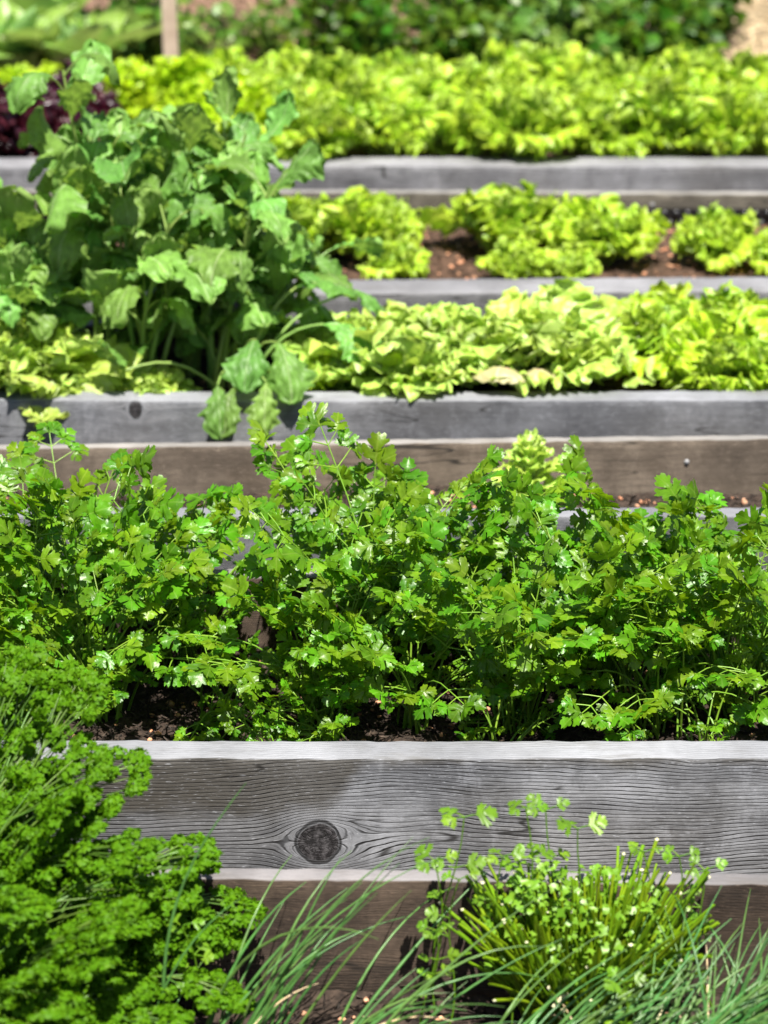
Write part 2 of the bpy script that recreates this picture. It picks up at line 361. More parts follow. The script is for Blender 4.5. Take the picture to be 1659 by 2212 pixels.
def place_board(parent, name, yl, yr, T, H, mat, seed, z=0., L=2*BL, label=None):
    """yl / yr: depth of the front face at x=-BL and x=+BL"""
    me = board_mesh(name, L, T, H, mat, seed)
    o = link(name, me, parent, (0, (yl+yr)/2, z)); o.rotation_euler[2] = math.atan2(yr-yl, 2*BL)
    if label: o['label'] = label
    return o
def screw(parent, x, y, z):
    mb = MB(); th = np.arange(10)*math.pi/5
    a = np.stack([.006*np.cos(th), th*0, .006*np.sin(th)], 1); b = a*.75+np.array([0, -.0035, 0])
    V = np.concatenate([a, b, [[0, -.004, 0]]]); i = np.arange(10); j = (i+1) % 10
    mb.add(V, np.stack([i, j, j+10, i+10], 1), np.stack([i+10, j+10, np.full(10, 20)], 1))
    link('screw', mb.mesh('screw', M['steel']), parent, (x, y, z))
def bed(label, front, back, soil_z, matsoil, seed, soil_dx=.012, chips=0, pebbles=0, xr=(-.95, .95)):
    """front/back = (yl, yr, thickness, material) of each long board"""
    root = empty('raised_bed', (0, (front[0]+front[1])/2 if front else 3.2, GZ), label=label, cat='raised bed', group='timber raised beds one behind another')
    oy = root.location.y
    def pb(nm, f, s, H, z=0.):
        o = place_board(root, nm, f[0]-oy, f[1]-oy, f[2], H, f[3], s, z-GZ)
        return o
    Y0 = None
    if front: pb('front_board', front, seed, -GZ); Y0 = max(front[0], front[1])+front[2]
    else: Y0 = 3.2
    if back:
        if back[4:]: pb('back_board', back, seed+1, back[4]); pb('back_board', (back[0]+.012, back[1]+.012, back[2]-.006, back[3]), seed+2, -GZ-back[4]-.002, -back[4]-.002)
        else: pb('back_board', back, seed+1, -GZ)
        Y1 = min(back[0], back[1])
    else: Y1 = Y0+.9
    for sx in (-1, 1):     # end boards
        d = Y1-Y0
        me = board_mesh('end_board', d-.004, .04, -GZ-.01, (front or back)[3], seed+3)
        o = link('end_board', me, root, (sx*(BL-.03), (Y0+Y1)/2-oy, -GZ-.006)); o.rotation_euler[2] = sx*math.pi/2
    # soil
    nx, ny = 320, max(20, int((Y1-Y0+.05)/.009)); xs = np.linspace(-BL+.02, BL-.02, nx); ys = np.linspace(Y0-.01, Y1+.012, ny)
    XX, YY = np.meshgrid(xs, ys, indexing='ij')
    Z = soil_z+.012*fbm2(seed, XX, YY, 9, 3)+.006*fbm2(seed+8, XX, YY, 90, 3)
    mb = MB(); mb.add(np.stack([XX, YY, Z], -1), grid_quads(nx, ny)[:, ::-1])
    link('soil', mb.mesh('soil', matsoil), kind='structure')
    hz = lambda x, y: soil_z+.012*fbm2(seed, x, y, 9, 3)+.006*fbm2(seed+8, x, y, 90, 3)
    r = np.random.RandomState(seed+40)
    if chips:
        n = chips; x = r.uniform(xr[0], xr[1], n); y = r.uniform(Y0+.01, Y1-.01, n)
        scatter_boxes('bark_mulch', M['chip'], x, y, hz(x, y)+.002, r, (.006, .030), (.0015, .004), .45)
    if pebbles:
        n = pebbles; x = r.uniform(xr[0], xr[1], n); y = r.uniform(Y0+.01, Y1-.01, n)
        scatter_peb('clay_granules', M['clay'], x, y, hz(x, y)+.003, r, .0045)
    return root, hz
def scatter_boxes(name, mat, x, y, z, r, Lr, Wr, tilt, parent=None):
    n = len(x); L = r.uniform(*Lr, n)*.5; W = r.uniform(*Wr, n)*.5; Hh = W*.5
    c = np.array([[-1, -1, -1], [1, -.6, -1], [1, .8, -1], [-.9, 1, -1], [-1, -1, 1], [.9, -.7, 1], [1, .6, 1], [-1, .8, 1]])
    V = c[None]*np.stack([L, W, Hh], 1)[:, None]
    a = r.uniform(0, 6.28, n); t = r.normal(0, tilt, n); t2 = r.normal(0, tilt, n)
    d = np.stack([np.cos(a)*np.cos(t), np.sin(a)*np.cos(t), np.sin(t)], 1); s = norm(np.cross(np.array([0, 0, 1.]), d)); up = np.cross(d, s)
    s, up = s*np.cos(t2)[:, None]+up*np.sin(t2)[:, None], up*np.cos(t2)[:, None]-s*np.sin(t2)[:, None]
    Wd = V[:, :, 0:1]*d[:, None]+V[:, :, 1:2]*s[:, None]+V[:, :, 2:3]*up[:, None]+np.stack([x, y, z+np.abs(np.sin(t))*L], 1)[:, None]
    f = np.array([[0, 3, 2, 1], [4, 5, 6, 7], [0, 1, 5, 4], [1, 2, 6, 5], [2, 3, 7, 6], [3, 0, 4, 7]])
    mb = MB(); mb.add(Wd, (f[None]+(np.arange(n)*8)[:, None, None]).reshape(-1, 4))
    return link(name, mb.mesh(name, mat, False), parent, kind='stuff', label=None)
def ico():
    import bmesh
    bm = bmesh.new(); bmesh.ops.create_icosphere(bm, subdivisions=2, radius=1)
    v = np.array([x.co[:] for x in bm.verts]); f = np.array([[q.index for q in p.verts] for p in bm.faces]); bm.free(); return v, f
ICO = ico()
def scatter_peb(name, mat, x, y, z, r, rad, parent=None):
    n = len(x); v, f = ICO
    sc = r.uniform(.6, 1.5, (n, 1))*rad*np.stack([r.uniform(.8, 1.5, n), r.uniform(.7, 1.1, n), r.uniform(.5, .9, n)], 1)
    V = v[None]*(1+.12*r.normal(size=(n, len(v), 1)))*sc[:, None]
    a = r.uniform(0, 6.28, n); c, s = np.cos(a)[:, None], np.sin(a)[:, None]
    V = np.stack([V[..., 0]*c-V[..., 1]*s, V[..., 0]*s+V[..., 1]*c, V[..., 2]], -1)+np.stack([x, y, z], 1)[:, None]
    mb = MB(); mb.add(V, None, (f[None]+(np.arange(n)*len(v))[:, None, None]).reshape(-1, 3))
    return link(name, mb.mesh(name, mat), parent, kind='stuff')

# ground: one sheet to the horizon, finer near the beds
gx = np.concatenate([[-400, -60, -12], np.linspace(-4, 4, 60), [12, 60, 400]]); gy = np.concatenate([[-300, -40, -6], np.linspace(0, 16, 90), [30, 90, 600]])
GX, GY = np.meshgrid(gx, gy, indexing='ij')
gz = GZ-.012+np.where((np.abs(GX) < 4.1) & (GY > 9.6) & (GY < 16.1), .02*fbm2(3, GX, GY, 3, 3), 0)+np.where((np.abs(GX) < 4.1) & (GY < 9.5) & (GY > -.1), .006*fbm2(4, GX, GY, 4, 2), 0)
mb = MB(); mb.add(np.stack([GX, GY, gz], -1), grid_quads(len(gx), len(gy))[:, ::-1]); link('ground', mb.mesh('ground', M['ground']), kind='structure')

b0, hz0 = bed('nearest grey timber bed, only its brown back boards show, holding chives and curly parsley', None, (3.930, 3.860, .036, M['w_brown0']), -.170, M['soil'], 10, chips=2600, pebbles=150, xr=(-.75, .75))
b1, hz1 = bed('grey timber bed with a round dark knot in its front board, filled with flat parsley', (4.315, 4.315, .067, M['w1']), (5.09, 5.09, .045, M['w_brown0']), -.145, M['soil'], 20, chips=7000, pebbles=330, xr=(-.8, .8))
b2, hz2 = bed('nearly empty narrow timber bed with pale brown inner board, behind the parsley bed', (5.405, 5.405, .052, M['w4']), (5.782, 5.888, .026, M['w_brown2']), -.092, M['soil'], 30, chips=3000, pebbles=260, xr=(-.9, .9))
screw(b2, xat(1485, 5.86), 5.835+.053*xat(1485, 5.86)/1.45-5.405, at(1485, 997, 5.86)[2]-GZ)
b3, hz3 = bed('timber bed with mottled grey front board, filled with radish tops and pale lettuces', (6.117, 6.117, .066, M['w3']), (6.68, 6.66, .04, M['w_brown2']), -.065, M['soil'], 40, chips=2500, pebbles=150, xr=(-1.0, 1.0))
b4, hz4 = bed('timber bed with spaced lettuces, black dimpled sheet along its inner back board', (6.90, 6.97, .125, M['w5b']), (7.93, 7.89, .03, M['w_brown4']), -.085, M['soil_far'], 50, chips=1500, pebbles=900, xr=(-1.1, 1.1))
b5, hz5 = bed('farthest timber bed, packed full of bright green lettuces with a dark red one', (8.205, 8.205, .105, M['w5']), (9.28, 9.28, .05, M['w5']), -.06, M['soil_far'], 60)
for xx in (1150, 1410): screw(b4, xat(xx, 7.9), 7.905-6.935-.004, at(xx, 442, 7.9)[2]-GZ)

# dimpled drainage sheet standing along the inside of the fourth back board
def dimple_sheet():
    mb = MB(); nx = 75; xs = np.linspace(-1.2, 1.2, nx)
    V = np.array([[[x, 0.004*math.sin(9*x), z] for z in (-.06, .0)] for x in xs]); V2 = V+np.array([0, .003, 0])
    mb.add(V, grid_quads(nx, 2)); mb.add(V2, grid_quads(nx, 2)[:, ::-1])
    v, f = ICO; n = 0
    for row in range(2):
        for i in range(78):
            x = -1.19+i*.031+row*.0155
            mb.add(v*np.array([.0105, .0085, .0105])+np.array([x, -.003+.004*math.sin(9*x), -.012-row*.027]), None, f)
    tag(link('dimpled_sheet', mb.mesh('dimpled_sheet', M['rubber']), None, (0, 7.885, -.040)), 'black dimpled plastic drainage sheet peeping out along the inner board of a lettuce bed', 'plastic sheet')
dimple_sheet()

# ------------------------------------------------------------------ leaf builders
def leaf_grid(mb, base, yaw, L, W, a0, a1, nu=12, nv=14, prof=None, ruf=0., rk=9., cup=.2, puck=0., seed=0, twist=0., lob=0., lobk=5, tw2=0., y0=0., a_pow=1.):
    """one leaf blade: a0 / a1 heading from vertical at base / tip, ruf = frill amplitude at the margin"""
    r = np.random.RandomState(seed)
    u = np.linspace(0, 1, nu); v = np.linspace(-1, 1, nv)
    al = a0+(a1-a0)*u**a_pow; du = L/(nu-1)
    cy = np.concatenate([[0], np.cumsum(np.sin((al[1:]+al[:-1])/2))*du]); cz = np.concatenate([[0], np.cumsum(np.cos((al[1:]+al[:-1])/2))*du])
    wv = W*prof(u)
    U, V_ = np.meshgrid(u, v, indexing='ij')
    lb = 1-lob*(.5+.5*np.sin(U*lobk*6.28+r.uniform(0, 6)+.6*np.sign(V_)))*np.abs(V_)
    xx = V_*wv[:, None]*lb
    m = np.clip(np.maximum(np.abs(V_), (U-.55)/.45*1.0), 0, 1)
    ang = np.arctan2(V_*.8, (U-.35)*2)
    phs = r.uniform(0, 6.28, 4)
    am = m**2.2*np.clip(U*3, 0, 1)
    fr = ruf*am*(np.sin(rk*ang*1.0+phs[0]+2.*U)+.6*np.sin(rk*1.9*ang+phs[1]-3*U))
    fr2 = ruf*.7*am*np.sin(rk*1.5*ang+phs[2])
    pk = puck*(np.sin(16*U+5*V_+phs[3])*np.sin(11*V_-4*U+phs[1])+.5*np.sin(34*U-9*V_+phs[0])*np.sin(23*V_+phs[2]))*(1-.3*m)*np.clip(U*4, 0, 1)
    zo = cup*np.abs(V_)**1.6*wv[:, None]+fr+pk
    al2 = al[:, None]
    tt = twist*U
    xr_ = xx*np.cos(tt)-zo*np.sin(tt); zr = xx*np.sin(tt)+zo*np.cos(tt)
    yy = cy[:, None]-np.cos(al2)*zr+np.sin(al2)*fr2; zz = cz[:, None]+np.sin(al2)*zr+np.cos(al2)*fr2
    xr_ = xr_+fr2*.6*np.sign(V_)
    P = np.stack([xr_, yy+y0, zz], -1).reshape(-1, 3)@rotz(yaw).T+np.asarray(base)
    mb.add(P, grid_quads(nu, nv), uv=np.stack([V_*np.maximum(prof(U), .25), U], -1))
    return P.reshape(nu, nv, 3)

prof_lettuce = lambda u: np.clip(.22+.95*np.sin(np.clip(u*1.18, 0, 1)**1.1*math.pi/2)*(1-.55*np.clip((u-.72)/.28, 0, 1)**2), .05, 1.3)
prof_ovate = lambda u: np.clip(np.sin(np.clip(u, 0, 1)**.8*math.pi)**.75, .03, 1)
prof_radish = lambda u: np.clip(.08+.97*np.sin(np.clip(u, 0, 1)**1.5*math.pi)**.62*(.45+.55*np.clip(u*1.7, 0, 1)), .06, 1.05)

def lettuce_mesh(seed, D=.26, H=.17, n=40, mat='lettuce', ruf=.012, rk=26, flat=0., puck=.006):
    r = np.random.RandomState(seed); mb = MB()
    for i in range(n):
        t = i/(n-1)                       # 0 inner .. 1 outer
        L = (H*.72+(D*.54-H*.48)*t)*r.uniform(.75, 1.2); W = L*(.44+.12*t)*r.uniform(.8, 1.15)
        a0 = R(2+18*t+flat*20)*r.uniform(.6, 1.3); a1 = R(-15+125*t+flat*30+r.uniform(-35, 30))
        yaw = i*2.39996+r.uniform(-.3, .3)
        leaf_grid(mb, (0, 0, .004), yaw, L, W, a0, a1, 24, 51, prof_lettuce, ruf*(.8+.5*t)*r.uniform(.7, 1.5), rk*r.uniform(.9, 1.4), cup=.42-.35*t, puck=puck*r.uniform(.6, 1.3), seed=seed*100+i, y0=.006+.02*t, twist=r.uniform(-.9, .9), a_pow=1.3, lob=.14, lobk=r.uniform(9, 14))
    return mb.mesh('leaves', M[mat])
LV = [lettuce_mesh(100+i, D=.27, H=.17, n=40) for i in range(4)]
LP = [lettuce_mesh(140+i, D=.30, H=.19, n=52, mat='lettuce2', ruf=.011, puck=.007) for i in range(3)]
LF = [lettuce_mesh(160+i, D=.24, H=.17, n=48, mat='frisee', ruf=.012, rk=28) for i in range(2)]
LR = [lettuce_mesh(170+i, D=.26, H=.17, n=46, mat='red', ruf=.012, rk=24) for i in range(2)]
def lettuce(me, x, y, z, s, label, group, rz=None, name='lettuce', tilt=(0, 0)):
    o = link(name, me, None, (x, y, z), label=label, cat='lettuce', group=group)
    o.rotation_euler = (tilt[0], tilt[1], random.uniform(0, 6.28) if rz is None else rz); o.scale = (s, s, s*random.uniform(.92, 1.1)*(.84 if 'third bed' in group else 1))
    return o
ORD = ['first', 'second', 'third', 'fourth', 'fifth', 'sixth', 'seventh', 'eighth', 'ninth', 'tenth', 'eleventh']
# far bed: three rows shoulder to shoulder
for row, (Y, nm, xs0) in enumerate(((8.50, 'front', 360), (8.83, 'middle', 400), (9.08, 'back', 240))):
    xs = []
    xp = xs0+(40 if row == 1 else 0)
    while xp < 1700: xs.append(xp); xp += 158+random.uniform(-12, 14)
    for i, xp in enumerate(xs):
        fz = xp < 520
        me = (LF if fz else LV)[(i+row) % (2 if fz else 4)]
        kind = 'yellow-green finely curled' if fz else random.choice(['bright green frilly'])
        lettuce(me, xat(xp, Y, .05), Y+random.uniform(-.03, .03)-(.11 if row == 0 and i in (2, 5) else 0), hz5(0, Y)-.012+(.02 if row == 0 and i in (2, 5) else 0), random.uniform(.92, 1.12),
                f'{kind} lettuce, {ORD[i]} from the left in the {nm} row of the farthest bed', 'lettuces packed in the farthest bed', tilt=(random.uniform(-.12, .12), random.uniform(-.12, .12)))
for i, (xp, Y, s) in enumerate(((95, 8.52, 1.0), (-10, 8.55, 1.1), (140, 8.86, 1.0))):
    lettuce(LR[i % 2], xat(xp, Y), Y, -.065, s, ['dark red frilly lettuce beside the radish tops in the farthest bed, rightmost in front', 'dark red lettuce cut by the left edge of the photo, farthest bed', 'dark red lettuce behind the others, touching the yellow-green ones'][i], 'dark red lettuces')
for i, (xp, Y) in enumerate(((20, 9.12), (125, 9.14))):
    lettuce(LF[i], xat(xp, Y), Y, -.065, .8, ['small yellow-green lettuce at the left edge behind the dark red ones', 'small yellow-green lettuce just behind the rearmost dark red one'][i], 'lettuces packed in the farthest bed')
# fourth bed: spaced lettuces
for xp, Y, s, lb in ((800, 7.52, .86, 'rough bright lettuce between two bare soil patches, second from left in the spaced bed'), (1085, 7.60, 1.0, 'tallest bright green lettuce in the middle of the spaced bed, wood behind it'),
                     (1300, 7.52, .86, 'bright lettuce touching the tallest one on its right, spaced bed'), (1545, 7.48, .68, 'small lettuce near the right edge with soil on both sides, below the dimpled sheet'),
                     (650, 7.6, .85, 'lettuce half hidden behind the radish tops in the spaced bed'), (1690, 7.42, .6, 'lettuce cut off by the right edge in the spaced bed')):
    lettuce(LV[int(xp) % 4], xat(xp, Y), Y, hz4(xat(xp, Y), Y)-.012, s, lb, 'lettuces spaced out in the fourth bed')
lettuce(LV[2], xat(855, 7.34), 7.34, -.09, .5, 'little lettuce close behind the grey board, in front of the rough one', 'lettuces spaced out in the fourth bed')
lettuce(LV[1], xat(1120, 7.33), 7.33, -.09, .55, 'little lettuce at the foot of the tallest one, touching the grey board', 'lettuces spaced out in the fourth bed')
lettuce(LV[3], xat(1230, 7.32), 7.32, -.09, .45, 'smallest lettuce against the board, between the two middle heads of the spaced bed', 'lettuces spaced out in the fourth bed')
# third bed: big pale lettuces
for k, (xp, Y, s, pale, lb) in enumerate(((735, 6.44, .78, 1, 'pale lettuce nearest the radish tops in the bed with the mottled board'), (880, 6.33, 1.12, 1, 'pale frilly lettuce with one leaf hanging over the mottled board'),
                           (1020, 6.46, .78, 1, 'pale lettuce standing behind the gap of two bigger pale ones'), (1160, 6.36, 1.15, 1, 'large pale lettuce with pinkish wilted outer leaves, middle of its bed'),
                           (1275, 6.46, .62, 0, 'smaller green lettuce left of the dip where boards show'), (1420, 6.52, 1.05, 0, 'tall upright green lettuce right of the dip, bare soil at its foot'),
                           (1600, 6.34, 1.1, 0, 'broad green lettuce at the right edge of the mottled board bed'), (1575, 6.6, .95, 0, 'green lettuce tucked behind the broad one at the right edge'),
                           (40, 6.29, 1.05, 1, 'pale lettuce under the radish tops at the left edge'), (300, 6.27, .62, 1, 'small flattened pale lettuce under the middle of the radish tops'),
                           (150, 6.26, .55, 1, 'small pale lettuce between the flattened one and the one at the left edge'), (690, 6.32, .6, 0, 'small lettuce under the drooping radish leaf beside the board'))):
    lettuce((LP if pale else LV)[k % 3], xat(xp, Y), Y, hz3(xat(xp, Y), Y)-.012, s, lb, 'lettuces in the third bed')
# wilted outer leaves lying on the rim, parts of their lettuces
M['wilt'] = leaf_mat('wilted_lettuce_leaf', (.52, .48, .22), back=(.55, .52, .28), vein=(.6, .55, .4), vw=.05, side=5, sv=.4, trans=.3, tcol=(1, .8, .4), rough=.5, vv=.35, spots=(.50, .25, .22), spot_amt=.8)
def outer(owner, px, py, Y, yaw, L, W, a0, a1, mat, nm, lab, seed):
    o = next(q for q in COL.objects if q.get('label', '').startswith(owner)); e = at(px, py, Y); mb = MB()
    leaf_grid(mb, (0, 0, 0), yaw, L, W, R(a0), R(a1), 16, 27, prof_lettuce, .0025, 11, puck=.0012, cup=-.3, seed=seed, lob=.12)
    c = link(nm, mb.mesh(nm, M[mat]), o, label=lab)
    from mathutils import Matrix, Euler
    Mw = Matrix.LocRotScale(o.location, o.rotation_euler, o.scale); c.matrix_parent_inverse = Mw.inverted(); c.location = tuple(e)
outer('large pale lettuce with pinkish', 1085, 798, 6.20, 2.9, .085, .055, 40, 150, 'wilt', 'wilted_leaf', 'pinkish wilted outer leaf', 31)
outer('large pale lettuce with pinkish', 1150, 802, 6.21, 3.6, .075, .048, 40, 145, 'wilt', 'wilted_leaf', 'pinkish wilted outer leaf', 32)
outer('large pale lettuce with pinkish', 1160, 745, 6.26, 3.3, .06, .05, 20, 120, 'wilt', 'wilted_leaf', 'pinkish wilted outer leaf', 33)
outer('pale frilly lettuce with one', 818, 822, 6.22, 3.0, .12, .034, 50, 185, 'lettuce2', 'outer_leaf', 'outer leaf hanging over the board', 34)
outer('pale frilly lettuce with one', 930, 835, 6.24, 3.9, .06, .028, 70, 130, 'wilt', 'wilted_leaf', 'brownish wilted leaf tip', 35)
outer('tall upright green', 1360, 815, 6.36, 3.5, .07, .035, 60, 110, 'lettuce2', 'outer_leaf', 'pale outer leaf lying on the soil', 36)

# second bed: a small bolting lettuce
def bolted_lettuce():
    Y = 5.68; x = xat(1145, Y)
    root = empty('bolting_lettuce', (x, Y, hz2(x, Y)-.005), label='small bolting pale lettuce alone in the narrow bed behind the parsley', cat='lettuce')
    mb = MB(); r = np.random.RandomState(5)
    for i in range(26):
        t = i/25; leaf_grid(mb, (0, 0, .01+.13*(1-t)), i*2.4, .03+.07*t, .014+.022*t, R(20+20*t), R(50+60*t), 10, 15, prof_lettuce, .006, 8, puck=.002, seed=900+i, y0=.003)
    link('leaves', mb.mesh('leaves', M['lettuce2']), root)
    mb = MB(); tubes(mb, [[(0, 0, 0), (.002, 0, .08), (0, .002, .15)]], [[.006, .005, .003]], 6); link('stem', mb.mesh('stem', M['radish_stem']), root)
bolted_lettuce()

# ------------------------------------------------------------------ flat-leaved parsley
OUT = np.array([(0, 0), (.07, .14), (.20, .22), (.36, .20), (.47, .25), (.42, .32), (.56, .37), (.63, .46), (.52, .49), (.53, .60), (.42, .62), (.30, .52), (.13, .43), (.13, .53), (.26, .62), (.36, .70), (.34, .79), (.24, .78), (.26, .90), (.18, .97), (.09, .92), (0, 1.0)])
OYM = np.array([0, .03, .07, .10, .14, .18, .22, .27, .30, .33, .36, .39, .43, .48, .54, .60, .67, .73, .79, .86, .91, 1.0])
def leaflet_templates(n, seed):
    r = np.random.RandomState(seed); T = []
    for _ in range(n):
        cols = []
        f = r.uniform(-.25, .55); dr = r.uniform(.1, .7); ph = r.uniform(0, 6.28, 3)
        sx = r.uniform(.85, 1.15)
        for side in (-1, 1):
            o = OUT.copy()+r.normal(0, .012, OUT.shape); o[0] = OUT[0]; o[-1] = OUT[-1]; o[:, 0] = np.abs(o[:, 0])*sx
            for fr in (1., .5) if side < 0 else (.5, 1.):
                cols.append(np.stack([side*o[:, 0]*fr, OYM+(o[:, 1]-OYM)*fr], 1))
            if side < 0: cols.append(np.stack([OYM*0, OYM], 1))
        P = np.stack(cols, 1)
        x, y = P[..., 0], P[..., 1]
        z = f*np.abs(x)-dr*(x**2+.55*y**2)+.05*np.sin(9*x+ph[0])*np.sin(8*y+ph[1])-.5*np.abs(x)**2*0
        V = np.stack([x, y, z], -1).reshape(-1, 3); T.append((V, np.stack([x, y], -1).reshape(-1, 2)))
    return T
LT = leaflet_templates(10, 3); LQ = grid_quads(len(OUT), 5)
def place_leaflets(mb, pos, dirv, nrm, size, r):
    """pos (k,3), dirv heading, nrm up-normal, size (k)"""
    k = len(pos); d = norm(dirv); s = norm(np.cross(d, nrm)); n = np.cross(s, d)
    idx = r.randint(0, len(LT), k)
    for t in range(len(LT)):
        m = np.where(idx == t)[0]
        if not len(m): continue
        V, uv = LT[t]
        Wd = pos[m][:, None]+size[m][:, None, None]*(V[None, :, 0:1]*s[m][:, None]+V[None, :, 1:2]*d[m][:, None]+V[None, :, 2:3]*n[m][:, None])
        mb.add(Wd, (LQ[None]+(np.arange(len(m))*len(V))[:, None, None]).reshape(-1, 4), uv=np.tile(uv, (len(m), 1)))
# compound blade layout: stalks (from, to) and leaflets (x, y, rot, size) in units of blade length
_st, _lf = [((0, 0), (0, .62))], []
for rot, s in ((0, .46), (52, .36), (-52, .36)): _lf.append((0, .62 if rot else .64, rot, s))
for h, bl, ang in ((.34, .24, 58), (.0, .40, 62)):
    for sd in (-1, 1):
        ex, ey = sd*math.sin(R(ang))*bl, h+math.cos(R(ang))*bl
        _st.append(((0, h), (ex, ey)))
        for rot, s in ((0, .40), (55, .31), (-55, .31)): _lf.append((ex, ey, sd*ang+rot, s*(.85 if h else 1)))
_lf = np.array(_lf)
def parsley_leaves(mbL, mbS, base, L, yaw, a0, a1, B, r, prad=.0023, roll=0.):
    """arrays: one compound leaf per entry: petiole curve then a blade"""
    k = len(L); m = 9; u = np.linspace(0, 1, m)
    al = a0[:, None]+(a1-a0)[:, None]*u[None]**1.6
    ds = L[:, None]/(m-1)
    mid = (al[:, 1:]+al[:, :-1])/2
    rr = np.concatenate([np.zeros((k, 1)), np.cumsum(np.sin(mid)*ds, 1)], 1); zz = np.concatenate([np.zeros((k, 1)), np.cumsum(np.cos(mid)*ds, 1)], 1)
    hx, hy = -np.sin(yaw), np.cos(yaw)
    side = r.normal(0, .03, k)[:, None]*(u[None]**2)*L[:, None]*4
    P = np.stack([hx[:, None]*rr+hy[:, None]*side, hy[:, None]*rr-hx[:, None]*side, zz], -1)+base[:, None]
    tubes(mbS, P, prad*(1.25-.75*u)[None]*np.ones((k, 1)), 5)
    tip = P[:, -1]; d = norm(P[:, -1]-P[:, -2])
    s = norm(np.stack([hy, -hx, 0*hx], 1)+r.normal(0, .25, (k, 3))); s = norm(s-d*(s*d).sum(1, keepdims=True)); n = np.cross(s, d)
    n = np.where((n[:, 2] < 0)[:, None] & False, -n, n)
    # keep blades facing the light: normal should look up
    fl = np.sign(n[:, 2:3]); n = n*fl; s = np.cross(d, n)
    dro = r.uniform(.0, .35, k)
    pos, dv, nv, sz = [], [], [], []; sp = []
    for (x, y, rot, q) in _lf:
        j = r.uniform(.85, 1.15, k)
        p = tip+B[:, None]*(s*x*j[:, None]+d*y-n*(dro*(x*x*1.6+.3*y*y))[:, None])
        a = R(rot)+r.normal(0, .18, k)
        dd = d*np.cos(a)[:, None]+s*np.sin(a)[:, None]-n*(dro*.8)[:, None]+r.normal(0, .22, (k, 3))
        nn = n*.7+np.array([.12, -.62, .45])+r.normal(0, .40, (k, 3))      # leaflets turn towards the light
        pos.append(p); dv.append(dd); nv.append(nn); sz.append(B*q*r.uniform(.66, 1.0, k))
    place_leaflets(mbL, np.concatenate(pos), np.concatenate(dv), np.concatenate(nv), np.concatenate(sz), r)
    for (x0, y0), (x1, y1) in _st:
        q = [tip+B[:, None]*(s*x+d*y-n*(dro*(x*x*1.6+.3*y*y))[:, None]) for x, y in ((x0, y0), ((x0+x1)/2, (y0+y1)/2), (x1, y1))]
        tubes(mbS, np.stack(q, 1), np.ones((k, 3))*prad*.5, 4)
def parsley(x, y, z, H, n, spread, label, seed, lean=(0, 0), B=(.095, .14), low=.35, group='flat parsley plants in the knotted board bed'):
    n = int(n*.86); H = H*.95; r = np.random.RandomState(seed); root = empty('parsley_plant', (x, y, z), label=label, cat='parsley', group=group)
    mbL, mbS = MB(), MB()
    t = r.uniform(0, 1, n)**.8                 # 0 centre .. 1 outer
    isl = r.uniform(0, 1, n) < low
    L = H*np.where(isl, r.uniform(.25, .6, n), r.uniform(.62, 1.0, n))
    a0 = R(3)+R(22)*t*spread; a1 = R(18)+R(62)*t*spread+R(12)*r.normal(size=n)
    yaw = r.uniform(0, 6.28, n)
    base = np.stack([r.normal(0, .018, n), r.normal(0, .018, n), np.zeros(n)-.005], 1)
    Bv = r.uniform(*B, n)*np.where(isl, .8, 1)
    parsley_leaves(mbL, mbS, base, L, yaw, a0, a1, Bv, r)
    # lean
    for mb in (mbL, mbS):
        for v in mb.v: v[:, 0] += lean[0]*v[:, 2]; v[:, 1] += lean[1]*v[:, 2]
    link('foliage', mbL.mesh('foliage', M['parsley']), root); link('stalks', mbS.mesh('stalks', M['parsley_stem']), root)
    return root
PL = [  # px, Y, height, leaves, spread, lean, label
    (50, 4.80, .37, 46, 1.1, (0, 0), 'flat parsley plant at the left edge behind the curly parsley'),
    (215, 4.78, .35, 46, 1.0, (-.09, 0), 'flat parsley plant left of the bare patch of soil'),
    (150, 4.98, .41, 34, .7, (-.03, 0), 'flat parsley at the back left, its pale tip rising over the brown board'),
    (400, 5.00, .31, 34, .9, (0, 0), 'flat parsley plant behind the bare patch of soil'),
    (690, 4.76, .36, 46, .85, (.05, 0), 'flat parsley plant with many thin stalks right of the bare soil'),
    (800, 4.93, .44, 38, .7, (.05, 0), 'tallest flat parsley in the middle with paler glossy top leaves'),
    (900, 4.74, .29, 26, 1.2, (0, 0), 'lower flat parsley with dry trailing stalks in the middle'),
    (1120, 4.74, .37, 48, .9, (-.02, 0), 'flat parsley with a thick bundle of upright stalks right of the middle'),
    (1040, 4.98, .27, 24, .9, (0, 0), 'flat parsley at the back, in front of the small bolting lettuce'),
    (1330, 4.90, .35, 42, 1.0, (0, 0), 'dense flat parsley between the stalk bundle and the right edge, rear'),
    (1400, 4.72, .31, 40, 1.2, (0, 0), 'low glossy flat parsley close behind the front board, right side'),
    (1580, 4.80, .36, 44, 1.0, (-.04, 0), 'flat parsley plant with long slanting stalks near the right edge'),
    (1650, 4.98, .34, 30, .9, (0, 0), 'flat parsley in the back right corner of the view'),
]
for i, (px, Y, H, n, spd, ln, lb) in enumerate(PL):
    x = xat(px, Y, -.1); parsley(x, Y, hz1(x, Y), H, n, spd, lb, 300+i, ln)
for i, (px, Y, lb) in enumerate(((470, 4.78, 'young parsley seedling with rounded leaves on the bare dark soil'), (715, 4.66, 'young low parsley close behind the board, left of the middle'), (1060, 4.64, 'young low parsley at the foot of the stalk bundle'), (1520, 4.64, 'young low parsley close behind the board near the right edge'), (600, 4.62, 'young low parsley at the foot of the thin stalks'))):
    x = xat(px, Y, -.1); parsley(x, Y, hz1(x, Y), .15, 14, 1.6, lb, 400+i, B=(.05, .075), low=.2, group='young parsley plants along the board')

